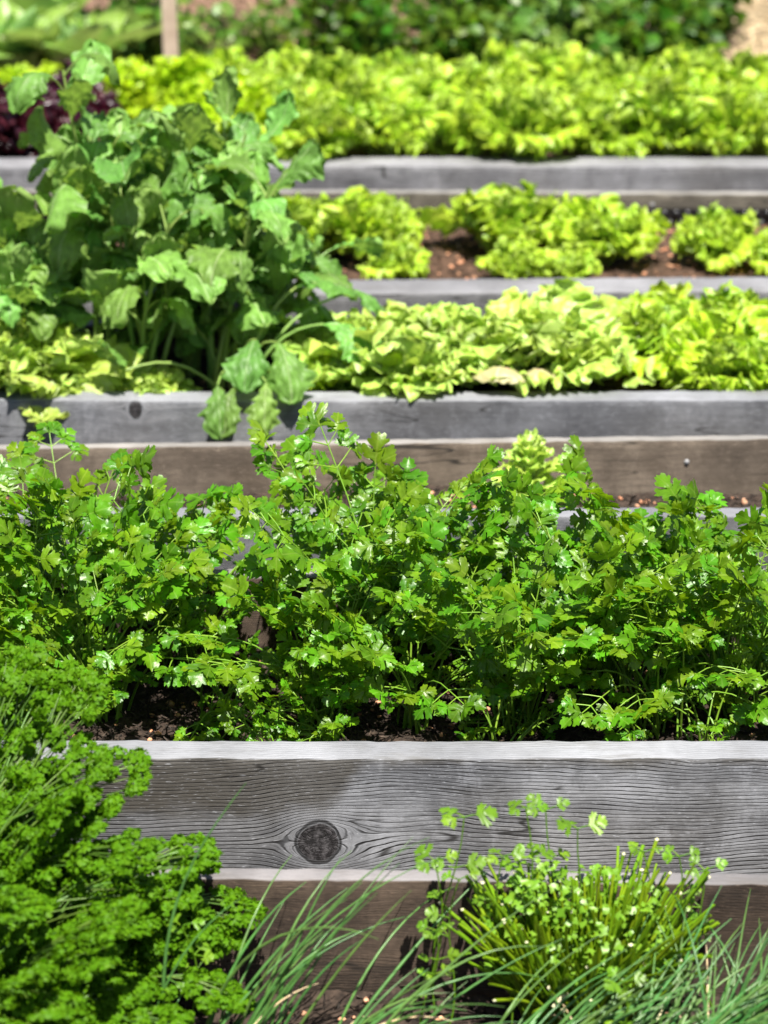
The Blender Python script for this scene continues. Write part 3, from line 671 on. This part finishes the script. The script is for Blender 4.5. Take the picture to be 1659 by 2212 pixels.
# ------------------------------------------------------------------ radish tops
def radish(x, y, z, H, label, seed, nst=3, nl=9, lean=(0, 0), Lr=(.085, .165), spread=.14, flop=0):
    r = np.random.RandomState(seed); root = empty('radish_plant', (x, y, z), label=label, cat='radish', group='bolting radish plants at the left of the third bed')
    mbL, mbS = MB(), MB()
    for s in range(nst):
        a = r.uniform(0, 6.28); tx, ty = math.cos(a)*spread*r.uniform(.3, 1), math.sin(a)*spread*r.uniform(.3, 1)
        hh = H*r.uniform(.72, 1)
        u = np.linspace(0, 1, 10); P = np.stack([tx*u**1.3+lean[0]*u*u*hh, ty*u**1.3+lean[1]*u*u*hh, hh*u], 1)+np.array([r.normal(0, .015), r.normal(0, .015), 0])
        P += .006*np.sin(u*7+r.uniform(0, 6))[:, None]*np.array([1, .6, 0])
        tubes(mbS, P[None], (.007-.004*u)[None], 7)
        for j in range(nl):
            t0 = .34 if j > 0 else .15; t = t0+(1-t0)*(j+.5)/nl+r.uniform(-.04, .04); t = min(t, 1)
            i0 = t*9; k = min(int(i0), 8); b = P[k]+(P[k+1]-P[k])*(i0-k)
            yaw = j*2.4+a+r.uniform(-.5, .5); big = (1-.25*t)
            pl = r.uniform(.04, .10)*big; L = r.uniform(*Lr)*(.65+.5*big); W = L*r.uniform(.24, .40)
            pa0, pa1 = R(r.uniform(10, 40)), R(r.uniform(30, 75))
            uu = np.linspace(0, 1, 6); al = pa0+(pa1-pa0)*uu; rr = np.concatenate([[0], np.cumsum(np.sin(al[1:]))*pl/5]); zz = np.concatenate([[0], np.cumsum(np.cos(al[1:]))*pl/5])
            hx, hy = -math.sin(yaw), math.cos(yaw); PP = np.stack([hx*rr, hy*rr, zz], 1)+b
            tubes(mbS, PP[None], np.linspace(.003, .002, 6)[None], 5)
            droop = R(r.uniform(120, 195)) if r.uniform() < .62 else R(r.uniform(-5, 50))
            leaf_grid(mbL, PP[-1], yaw, L, W, pa1, droop, 24, 23, prof_radish, L*.045, 12, cup=r.uniform(-.75, .55), puck=.0025, seed=seed*50+s*20+j, twist=r.uniform(-1.1, 1.1), lob=r.uniform(.1, .34), lobk=r.uniform(3.5, 8))
            # midrib on the blade
    link('foliage', mbL.mesh('foliage', M['radish']), root); link('stalks', mbS.mesh('stalks', M['radish_stem']), root)
    return root
RD = [(20, 6.42, .30, 'radish plant with sagging leaves at the left edge', (0, 0)), (225, 6.40, .76, 'tallest bolting radish, its pale top leaves reaching over the red lettuce', (0, 0)),
      (320, 6.36, .56, 'bolting radish in the middle of the leafy mass, pale large leaf on top', (.05, 0)), (400, 6.52, .60, 'bolting radish at the back of the mass', (.05, 0)),
      (460, 6.40, .56, 'bolting radish at the right of the mass, leaning right', (.06, 0)), (80, 6.54, .36, 'bolting radish behind the left edge one', (0, 0)),
      (300, 6.58, .62, 'radish at the back, between the tallest and the middle ones', (0, 0)), (530, 6.50, .34, 'low spreading radish next to the pale lettuces', (.15, 0))]
for i, (px, Y, H, lb, ln) in enumerate(RD):
    x = xat(px, Y); radish(x, Y, hz3(x, Y)-.01, H, lb, 500+i, nst=3 if i == 1 else 5, nl=12, lean=ln, spread=.07 if i in (1, 6) else .15)
# the floppy one whose big leaves hang over the board
def hanging_radish():
    Y = 6.30; x = xat(505, Y); z = float(hz3(x, Y)); root = empty('radish_plant', (x, Y, z), label='radish plant with big leaves hanging down over the front board', cat='radish', group='bolting radish plants at the left of the third bed')
    mbL, mbS = MB(), MB(); o = np.array([x, Y, z])
    for i, (px, py, YY, yaw, L, W, a0, a1) in enumerate(((470, 832, 6.105, 3.25, .13, .042, 80, 182), (505, 838, 6.105, 2.85, .12, .036, 80, 178), (575, 826, 6.10, 3.1, .13, .040, 85, 184), (600, 740, 6.18, 3.5, .155, .058, 80, 172),
                                                 (555, 735, 6.2, 2.9, .15, .055, 60, 165), (700, 700, 6.27, 4.3, .16, .065, 60, 150), (640, 620, 6.35, 4.6, .15, .06, 40, 130), (730, 640, 6.4, 5.2, .14, .05, 50, 150), (270, 800, 6.2, 2.7, .13, .05, 20, 60))):
        e = at(px, py, YY)-o; u = np.linspace(0, 1, 8)[:, None]
        PP = e*u+np.array([0, 0, .05])*np.sin(u*math.pi); tubes(mbS, PP[None], np.linspace(.0045, .0028, 8)[None], 6)
        leaf_grid(mbL, e, yaw, L, W, R(a0), R(a1), 26, 23, prof_radish, .006, 9, cup=-.35, puck=.004, seed=7000+i, twist=.45*(-1)**i, lob=.30, lobk=4.5+i*.4, a_pow=.55)
    link('foliage', mbL.mesh('foliage', M['radish']), root); link('stalks', mbS.mesh('stalks', M['radish_stem']), root)
hanging_radish()

# ------------------------------------------------------------------ curly parsley
def curl_templates(n, seed):
    r = np.random.RandomState(seed); T = []
    for _ in range(n):
        g = np.linspace(-1, 1, 3); A, B = np.meshgrid(g, g, indexing='ij'); ph = r.uniform(0, 6.28, 3)
        z = .45*np.sin(2.6*A+ph[0])*np.cos(2.4*B+ph[1])+.3*np.sin(3*B+ph[2]); rad = 1+.25*r.normal(size=A.shape)
        T.append(np.stack([A*rad, B*rad, z], -1).reshape(-1, 3))
    return T
CT = curl_templates(8, 11); CQ = grid_quads(3, 3)
def curls(mb, pos, nrm, size, r):
    k = len(pos); n = norm(nrm+r.normal(0, .5, nrm.shape)); a = norm(np.cross(n, r.normal(size=n.shape))); b = np.cross(n, a)
    idx = r.randint(0, len(CT), k)
    for t, V in enumerate(CT):
        m = np.where(idx == t)[0]
        if len(m):
            Wd = pos[m][:, None]+size[m][:, None, None]*(V[None, :, 0:1]*a[m][:, None]+V[None, :, 1:2]*b[m][:, None]+V[None, :, 2:3]*n[m][:, None])
            mb.add(Wd, (CQ[None]+(np.arange(len(m))*9)[:, None, None]).reshape(-1, 4))
def curly_parsley(x, y, z, H, n, label, seed, yawc=None, reach=1., extra=()):
    r = np.random.RandomState(seed); root = empty('curly_parsley_plant', (x, y, z), label=label, cat='curly parsley', group='curly parsley plants at the lower left')
    mbL, mbS = MB(), MB(); P_, N_, S_ = [], [], []
    specs = [(r.uniform(0, 6.28) if yawc is None else yawc+r.normal(0, .9), H*r.uniform(.55, 1.05), R(r.uniform(2, 22)), R(r.uniform(60, 150))*reach) for _ in range(n)]+list(extra)
    for yaw, L, a0, a1 in specs:
        m = 14; u = np.linspace(0, 1, m); al = a0+(a1-a0)*u**1.5; ds = L/(m-1)
        rr = np.concatenate([[0], np.cumsum(np.sin(al[1:])*ds)]); zz = np.concatenate([[0], np.cumsum(np.cos(al[1:])*ds)]); hx, hy = -math.sin(yaw), math.cos(yaw)
        P = np.stack([hx*rr, hy*rr, zz], 1)+np.array([r.normal(0, .02), r.normal(0, .02), 0]); tubes(mbS, P[None], np.linspace(.003, .0012, m)[None], 5)
        T = norm(np.gradient(P, axis=0)); sd = np.array([hy, -hx, 0.])
        BL_ = L*r.uniform(.36, .5)              # the frond occupies the end of the stalk
        f0 = 1-BL_/L
        for t, off in ((1., 0), (.95, .16), (.95, -.16), (.82, .3), (.82, -.3), (.66, .36), (.66, -.36), (.45, .34), (.45, -.34), (.22, .42), (.22, -.42), (.8, 0), (.5, 0), (.05, .25), (.05, -.25)):
            uu = (f0+(1-f0)*t)*(m-1); i = min(int(uu), m-2); c = P[i]+(P[i+1]-P[i])*(uu-i)
            nn = np.cross(sd, T[i]); nn = nn if nn[2] > 0 else -nn
            c = c+sd*off*BL_*.62+T[i]*abs(off)*BL_*.25-nn*abs(off)*BL_*.12+r.normal(0, .003, 3)
            if off: tubes(mbS, np.array([[P[max(i-2, 0)], (P[max(i-2, 0)]+c)/2+nn*.002, c]]), [[.0012, .001, .0008]], 4)
            kk = int(r.uniform(60, 110)); rad = r.uniform(.010, .021)
            d = norm(r.normal(size=(kk, 3))+T[i]*r.normal(0, .9, (kk, 1))); q = d*rad*r.uniform(.55, 1.05, (kk, 1)); q -= nn*(q@nn)[:, None]*.45
            P_.append(c+q); N_.append(d+nn*.8); S_.append(r.uniform(.0020, .0040, kk))
    P_ = np.concatenate(P_); keep = P_[:, 2] > .012
    curls(mbL, P_[keep], np.concatenate(N_)[keep], np.concatenate(S_)[keep], r)
    link('foliage', mbL.mesh('foliage', M['curly']), root); link('stalks', mbS.mesh('stalks', M['curly_stem']), root)
# yaw 0 points away from the camera, -pi/2 points right
for i, (px, Y, H, n, lb, ex) in enumerate((
        (-110, 3.80, .51, 60, 'large curly parsley plant towering at the left edge', ((-1.3, .50, .1, 1.2), (-1.2, .52, .15, 1.4))),
        (50, 3.76, .30, 38, 'curly parsley plant whose fronds arch right over the brown board', ((-1.35, .40, .12, 1.6), (-1.2, .38, .2, 1.75), (-1.3, .36, .4, 1.9), (-1.45, .33, .40, 1.9), (-1.3, .44, .55, 2.0), (-1.45, .40, .65, 2.0), (-1.1, .30, .3, 2.0), (-1.7, .36, .6, 2.1), (-1.35, .32, .3, 1.9), (-1.5, .36, .2, 1.7))),
        (40, 3.56, .27, 40, 'lower curly parsley nearest the camera in the bottom left corner', ((-1.3, .28, .3, 1.7), (-1.6, .28, .4, 1.8))),
        (-90, 3.62, .44, 40, 'curly parsley mostly outside the left edge, dense dark fronds', ()))):
    x = xat(px, Y, -.15); curly_parsley(x, Y, -.172, H, n, lb, 600+i, extra=ex, reach=.6 if i == 0 else 1.)

# ------------------------------------------------------------------ chives and small sprigs
def blades(mb, r, n, base, Lr, yaw_f, a0_f, a1_f, rad, bs=.03, tip=.15):
    m = 12; u = np.linspace(0, 1, m); k = n
    L = r.uniform(*Lr, k); yaw = yaw_f(r, k); a0 = a0_f(r, k); a1 = a1_f(r, k)
    al = a0[:, None]+(a1-a0)[:, None]*u[None]**1.7; ds = L[:, None]/(m-1)
    rr = np.concatenate([np.zeros((k, 1)), np.cumsum(np.sin(al[:, 1:])*ds, 1)], 1); zz = np.concatenate([np.zeros((k, 1)), np.cumsum(np.cos(al[:, 1:])*ds, 1)], 1)
    b = np.stack([r.normal(0, bs, k), r.normal(0, bs*.7, k), np.zeros(k)-.004], 1)+np.asarray(base)
    P = np.stack([-np.sin(yaw)[:, None]*rr, np.cos(yaw)[:, None]*rr, zz], -1)+b[:, None]
    P[..., 2] = np.maximum(P[..., 2], .004)
    rd = rad*r.uniform(.75, 1.2, k)[:, None]*(1-(1-tip)*u[None]**2.5)
    tubes(mb, P, rd, 6); return P, rd
def chives(x, y, n, Lr, label, seed, lean_yaw=-1.3, rad=.0025, bs=.035, yspr=.7, a0=(5, 40), a1=(45, 115)):
    r = np.random.RandomState(seed); root = empty('chive_plant', (x, y, -.172), label=label, cat='chives', group='long bladed chive plants along the bottom')
    mb = MB(); blades(mb, r, n, (0, 0, 0), Lr, lambda r, k: lean_yaw+r.normal(0, yspr, k), lambda r, k: R(1)*r.uniform(*a0, k), lambda r, k: R(1)*r.uniform(*a1, k), rad, bs)
    link('blades', mb.mesh('blades', M['chive']), root)
    md = MB(); blades(md, r, max(3, n//9), (0, 0, 0), (.10, .26), lambda r, k: lean_yaw+r.normal(0, 1.2, k), lambda r, k: R(1)*r.uniform(20, 70, k), lambda r, k: R(1)*r.uniform(80, 150, k), rad*.75, bs)
    link('dry_blades', md.mesh('dry_blades', M['straw']), root)
def xb(px, Y): return xat(px, Y, -.17)
chives(xb(470, 3.66), 3.66, 24, (.24, .46), 'chive plant at bottom centre left, blades sweeping to the right', 701, yspr=.35, a0=(10, 45), a1=(40, 95))
chives(xb(700, 3.60), 3.60, 20, (.22, .42), 'chive plant at bottom centre, blue-green blades crossing in front of the cut clump', 702, yspr=.5, a0=(20, 55), a1=(60, 110))
chives(xb(1080, 3.56), 3.56, 44, (.18, .34), 'chive plant at the bottom right of centre, blades leaning far right', 703, yspr=.4, a0=(32, 60), a1=(60, 95))
chives(xb(1330, 3.56), 3.56, 80, (.16, .34), 'dense chive plant at the bottom right', 704, yspr=.5, a0=(30, 58), a1=(55, 95))
chives(xb(1560, 3.60), 3.60, 90, (.16, .33), 'chive plant in the bottom right corner', 705, yspr=.8, a0=(10, 50), a1=(45, 100))
# the single tall blade in front of the grey board
def tall_blade():
    Y = 3.62; p0 = np.array([xb(360, Y), Y, -.172]); p1 = at(532, 1690, 3.72)
    u = np.linspace(0, 1, 14)[:, None]; P = (p1-p0)*u+np.array([-.045, 0, .03])*np.sin(u*math.pi)
    root = empty('chive_plant', p0, label='single long thin chive blade rising alone in front of the knotted board', cat='chives', group='long bladed chive plants along the bottom')
    mb = MB(); tubes(mb, P[None], (.0031*(1-u[:, 0]**2*.85))[None], 6)
    q = P*np.array([.35, 1, .28])+np.array([.0, .01, 0]); tubes(mb, q[None], (.002*(1-u[:, 0]**2*.85))[None], 6)
    link('blades', mb.mesh('blades', M['chive']), root)
tall_blade()
def cut_clump():
    Y = 3.80; x = xb(1255, Y); r = np.random.RandomState(81)
    root = empty('cut_chive_clump', (x, Y, -.172), label='round clump of thick cut chive stalks with whitish tips', cat='chives')
    mb = MB(); k = 620; m = 7; u = np.linspace(0, 1, m)
    bx = r.uniform(-1, 1, k); by = r.uniform(-1, 1, k); s = np.sqrt(bx**2+by**2); ok = s < 1; bx, by, s = bx[ok], by[ok], s[ok]; k = len(bx)
    L = r.uniform(.12, .26, k)*(1-.25*s)*(1+.12*np.sin(bx*4-1.2)); a0 = s*R(14); a1 = s*R(48)+R(4)*r.normal(size=k); yaw = np.arctan2(-bx, by)
    al = a0[:, None]+(a1-a0)[:, None]*u[None]; ds = L[:, None]/(m-1)
    rr = np.concatenate([np.zeros((k, 1)), np.cumsum(np.sin(al[:, 1:])*ds, 1)], 1); zz = np.concatenate([np.zeros((k, 1)), np.cumsum(np.cos(al[:, 1:])*ds, 1)], 1)
    P = np.stack([-np.sin(yaw)[:, None]*rr+(bx*.085)[:, None], np.cos(yaw)[:, None]*rr+(by*.05)[:, None], zz], -1)
    wob = u[None, :, None]**1.8*r.normal(0, .020, (k, 1, 3)); P = P+wob+.004*np.sin(u[None, :, None]*6+r.uniform(0, 6, (k, 1, 1)))*r.normal(0, 1, (k, 1, 3))*u[None, :, None]
    tubes(mb, P, .0028*r.uniform(.6, 1.3, k)[:, None]*(1.1-.25*u[None]), 6)
    link('stalks', mb.mesh('stalks', M['cutchive']), root)
    pick = np.where(r.uniform(size=k) < .17)[0][:60]; v, f = ICO; mt = MB(); mt.add(v*np.array([.0030, .0030, .0026])*(1+.25*np.sin(v[:, ::-1]*5)), None, f); me = mt.mesh('cut_tip', M['tip'])
    for p in P[pick, -1]:
        c = link('cut_tip', me, root, p); c.scale = (r.uniform(.6, 1.3), r.uniform(.6, 1.1), r.uniform(.6, 1.4))
    mt = MB(); tubes(mt, [[(-.014, 0, -.004), (0, 0, 0), (.014, 0, .004)]], [[.0028, .0034, .0028]], 6); me = mt.mesh('dry_stalk_piece', M['tip'])
    for _ in range(3):        # a few dry fallen pieces
        c = link('dry_stalk_piece', me, root, (r.uniform(-.12, .12), r.uniform(-.12, -.05), r.uniform(.03, .12))); c.rotation_euler = (0, r.uniform(-.6, .6), r.uniform(0, 3))
    # leafy tufts growing through
    ml = MB(); n = 520; t = r.uniform(size=n); yy = r.uniform(0, 6.28, n); q = np.stack([.155*np.sqrt(t)*np.cos(yy), .10*np.sqrt(t)*np.sin(yy), .155+.05*r.uniform(-1, 1, n)-.07*t], 1)
    q[:, 2] += .03+.06*np.exp(-((q[:, 0]+.09)/.045)**2)
    curls(ml, q, np.tile([0, -.3, 1.], (n, 1)), r.uniform(.0025, .006, n), r)
    link('fresh_shoots', ml.mesh('fresh_shoots', M['sprig']), root, kind='stuff')
cut_clump()
def sprig(px, py, Y, label, seed, nl=7, sz=.022, groundz=-.172):
    r = np.random.RandomState(seed); tip = at(px, py, Y); base = np.array([tip[0]+r.uniform(-.03, .03), Y+r.uniform(-.02, .02), groundz])
    root = empty('seedling', base, label=label, cat='seedling', group='thin leafy seedlings around the cut chives')
    h = tip-base; u = np.linspace(0, 1, 9)[:, None]; P = h*u+np.array([.012, 0, 0])*np.sin(u*5+r.uniform(0, 6)); mb = MB(); tubes(mb, P[None], np.linspace(.0018, .001, 9)[None], 5)
    pos, d, n, s = [], [], [], []
    for j in range(nl):
        t = 1-j*.055 if j > 2 else 1.; a = r.uniform(0, 6.28) if j > 2 else j*2.1+r.uniform(-.3, .3); b = P[min(8, int(t*8))]
        dd = np.array([math.cos(a), math.sin(a)*.6, r.uniform(.0, .5)]); e = b+dd*.014; tubes(mb, [[b, (b+e)/2, e]], [[.0009]*3], 4)
        pos.append(e); d.append(dd); n.append(np.array([0, -.5, 1.])+r.normal(0, .3, 3)); s.append(sz*r.uniform(.7, 1.15))
    link('stalk', mb.mesh('stalk', M['sprig']), root)
    ml = MB(); place_leaflets(ml, np.array(pos), np.array(d), np.array(n), np.array(s), r); link('leaves', ml.mesh('leaves', M['sprig']), root)
for i, (px, py, Y, nl, sz, lb) in enumerate(((985, 1765, 3.80, 5, .030, 'thin seedling with two pale broad leaves left of the cut chives'), (1135, 1745, 3.82, 9, .024, 'tallest leafy seedling standing over the left part of the cut chives'),
        (1195, 1750, 3.86, 5, .022, 'blue-green seedling just right of the tallest one'), (1265, 1790, 3.84, 7, .028, 'seedling with three round leaves over the middle of the cut chives'),
        (1400, 1840, 3.86, 9, .018, 'bushy fine seedling right of the three-leaved one'), (1455, 1850, 3.82, 8, .018, 'fine seedling near the right side of the cut chives'),
        (1505, 1880, 3.80, 8, .017, 'rightmost fine seedling beside the cut chives'), (945, 1860, 3.78, 4, .026, 'dark leaved seedling at the left of the cut chives'), (1090, 1850, 3.78, 8, .02, 'short leafy seedling rising from the left of the cut chives'),
        (1000, 1900, 3.76, 8, .02, 'low leafy seedling between chive blades and the cut clump'), (930, 2010, 3.70, 9, .018, 'small seedling low beside the brown board'), (1330, 2120, 3.6, 10, .022, 'pale leafy seedling at the bottom under the cut chives'), (390, 2000, 3.72, 10, .02, 'pale leafy seedling at the edge of the curly parsley'))):
    sprig(px, py, Y, lb, 820+i, nl, sz)

# ------------------------------------------------------------------ behind the beds
def shrub(x, y, z, rx, ry, H, label, seed, mat='bush', n=5200, sz=(.010, .022), dens=14):
    r = np.random.RandomState(seed); root = empty('shrub', (x, y, z), label=label, cat='shrub', group='leafy shrubs behind the farthest bed')
    mbS = MB(); tips = []
    for _ in range(dens*3):
        a = r.uniform(0, 6.28); rr = math.sqrt(r.uniform()); hh = H*r.uniform(.45, 1)*(1-.35*rr*rr); e = np.array([rx*rr*math.cos(a), ry*rr*math.sin(a), hh])
        u = np.linspace(0, 1, 7)[:, None]; P = e*u**np.array([1.6, 1.6, .9])+.02*np.sin(u*6+a)*np.array([1, .5, 0]); tubes(mbS, P[None], np.linspace(.007, .0018, 7)[None], 5)
        tips.append(P)
    link('branches', mbS.mesh('branches', M['twig']), root)
    mb = MB(); T = np.concatenate([t[2:] for t in tips]); c = T[r.randint(0, len(T), n//14)]
    pos = np.repeat(c, 14, 0)[:n]+r.normal(0, .035, (n//14*14, 3))[:n]; k = len(pos)
    d = r.normal(size=(k, 3)); d[:, 2] = d[:, 2]*.5-.3; nr = np.tile([0, -.45, 1.], (k, 1))+r.normal(0, .7, (k, 3))
    g = np.array([[-.02, 0, 0], [.02, 0, 0], [-.3, .35, .06], [0, .35, 0], [.3, .35, .06], [-.27, .65, .03], [0, .68, -.02], [.27, .65, .03], [0, 1., -.12]])
    q = np.array([[0, 1, 3, 3], [2, 3, 6, 5], [3, 4, 7, 6]]); d = norm(d); s = norm(np.cross(d, nr)); nn = np.cross(s, d); S = r.uniform(*sz, k)*3.2
    W_ = pos[:, None]+S[:, None, None]*(g[None, :, 0:1]*s[:, None]+g[None, :, 1:2]*d[:, None]+g[None, :, 2:3]*nn[:, None])
    tr = np.array([[0, 3, 2], [0, 1, 3], [1, 4, 3], [5, 6, 8], [6, 7, 8]])
    mb.add(W_, (q[1:][None]+(np.arange(k)*9)[:, None, None]).reshape(-1, 4), (tr[None]+(np.arange(k)*9)[:, None, None]).reshape(-1, 3))
    link('foliage', mb.mesh('foliage', M[mat]), root)
def xg(px, Y): return xat(px, Y, .1)
shrub(xg(760, 10.3), 10.3, GZ, .22, .25, .55, 'dark leafy shrub behind the middle of the farthest bed', 901, n=1900)
shrub(xg(980, 10.2), 10.2, GZ, .28, .28, .58, 'dark green shrub with drooping sprays, widest one behind the farthest bed', 902, n=2500)
shrub(xg(1230, 10.15), 10.15, GZ, .28, .26, .56, 'mixed light and dark green shrub right of the darkest ones', 903, mat='bush2', n=1900, sz=(.010, .024))
shrub(xg(1420, 10.1), 10.1, GZ, .20, .24, .52, 'shrub next to the straw at the right, bluish leaves', 904, n=2000, sz=(.012, .026), mat='bush')
shrub(xg(1130, 10.75), 10.75, GZ, .5, .3, .7, 'deep green shrub in the second row behind the others', 905, n=2600)
shrub(xg(1320, 10.4), 10.4, GZ, .25, .2, .66, 'light green shrub rising between the darker ones', 906, mat='bush2', n=1800)
shrub(xg(560, 10.9), 10.9, GZ, .3, .25, .30, 'low sparse shrub growing out of the brown dry stalks', 907, mat='bush2', n=300)
shrub(xg(420, 10.6), 10.6, GZ, .16, .2, .32, 'small light shrub right of the wooden post', 908, mat='bush2', n=500)
shrub(xg(300, 10.4), 10.4, GZ, .22, .2, .42, 'light green bushy plant left of the wooden post', 909, mat='bush2', n=1500, sz=(.014, .03))
shrub(xg(1540, 11.2), 11.2, GZ, .14, .2, .75, 'thin dark shrub at the top right beside the straw', 910, n=1600)
def cabbage(x, y, s, label, seed, mat='cab', n=16):
    r = np.random.RandomState(seed); mb = MB()
    for i in range(n):
        t = i/(n-1); leaf_grid(mb, (0, 0, .03), i*2.4, (.14+.17*t)*s, (.06+.05*t)*s, R(5+25*t), R(5+85*t+r.uniform(-40, 60)), 14, 15, prof_ovate, .008, 5, cup=.25, puck=.004, seed=seed*30+i, y0=.01, twist=r.uniform(-.4, .4))
    root = empty('cabbage_plant', (x, y, GZ), label=label, cat='cabbage', group='broad leaved cabbages at the top left')
    for v in mb.v: v[:, 2] += .12*s
    link('leaves', mb.mesh('leaves', M[mat]), root)
    ms = MB(); tubes(ms, [[(0, 0, -.02), (0, 0, .08), (0, 0, .17*s)]], [[.016, .014, .01]], 7); link('stem', ms.mesh('stem', M['radish_stem']), root)
cabbage(xg(30, 10.0), 10.0, 1.25, 'broad leaved cabbage cut by the left edge', 921)
cabbage(xg(160, 9.95), 9.95, 1.15, 'pale cabbage with hanging leaves behind the red lettuce', 922)
cabbage(xg(90, 10.35), 10.35, 1.35, 'cabbage standing behind the two front ones at top left', 923)
cabbage(xg(230, 10.2), 10.2, 1.1, 'cabbage nearest to the wooden post', 924)
cabbage(xg(-60, 10.3), 10.3, 1.3, 'cabbage mostly outside the top left corner', 925)
# post
mb = MB(); pw = .024; zz = np.linspace(0, 1.25, 12); c = np.array([(-1, -1), (-.85, -1), (.85, -1), (1, -1), (1, 1), (-1, 1)])*pw
V = np.array([[(a+.001*math.sin(9*z), b+.0*z, z) for a, b in c] for z in zz]); mb.add(V, None)
k = 6; q = []
for i in range(11):
    for j in range(k): q.append([i*k+j, i*k+(j+1) % k, (i+1)*k+(j+1) % k, (i+1)*k+j])
mb.q.append(np.array(q)); mb.q.append(np.array([[66, 67, 70, 71], [67, 68, 69, 70]]))
o = link('wooden_post', mb.mesh('wooden_post', M['post'], False), None, (xg(371, 9.55), 9.55, GZ-.01), label='upright pale sawn wooden post behind the far lettuces, upper left', cat='post'); o.rotation_euler = (0, -.012, .1)
r = np.random.RandomState(5)
n = 5200; x = r.uniform(.75, 2.6, n); y = r.uniform(9.6, 13.5, n); scatter_boxes('straw', M['straw'], x, y, GZ+.015+.03*r.uniform(size=n), r, (.06, .22), (.003, .006), .25)
n = 5200; x = r.uniform(-1.2, .2, n); y = r.uniform(9.55, 13.0, n); scatter_boxes('dry_stalks', M['litter'], x, y, GZ+.015+.05*r.uniform(size=n), r, (.06, .25), (.003, .007), .3)
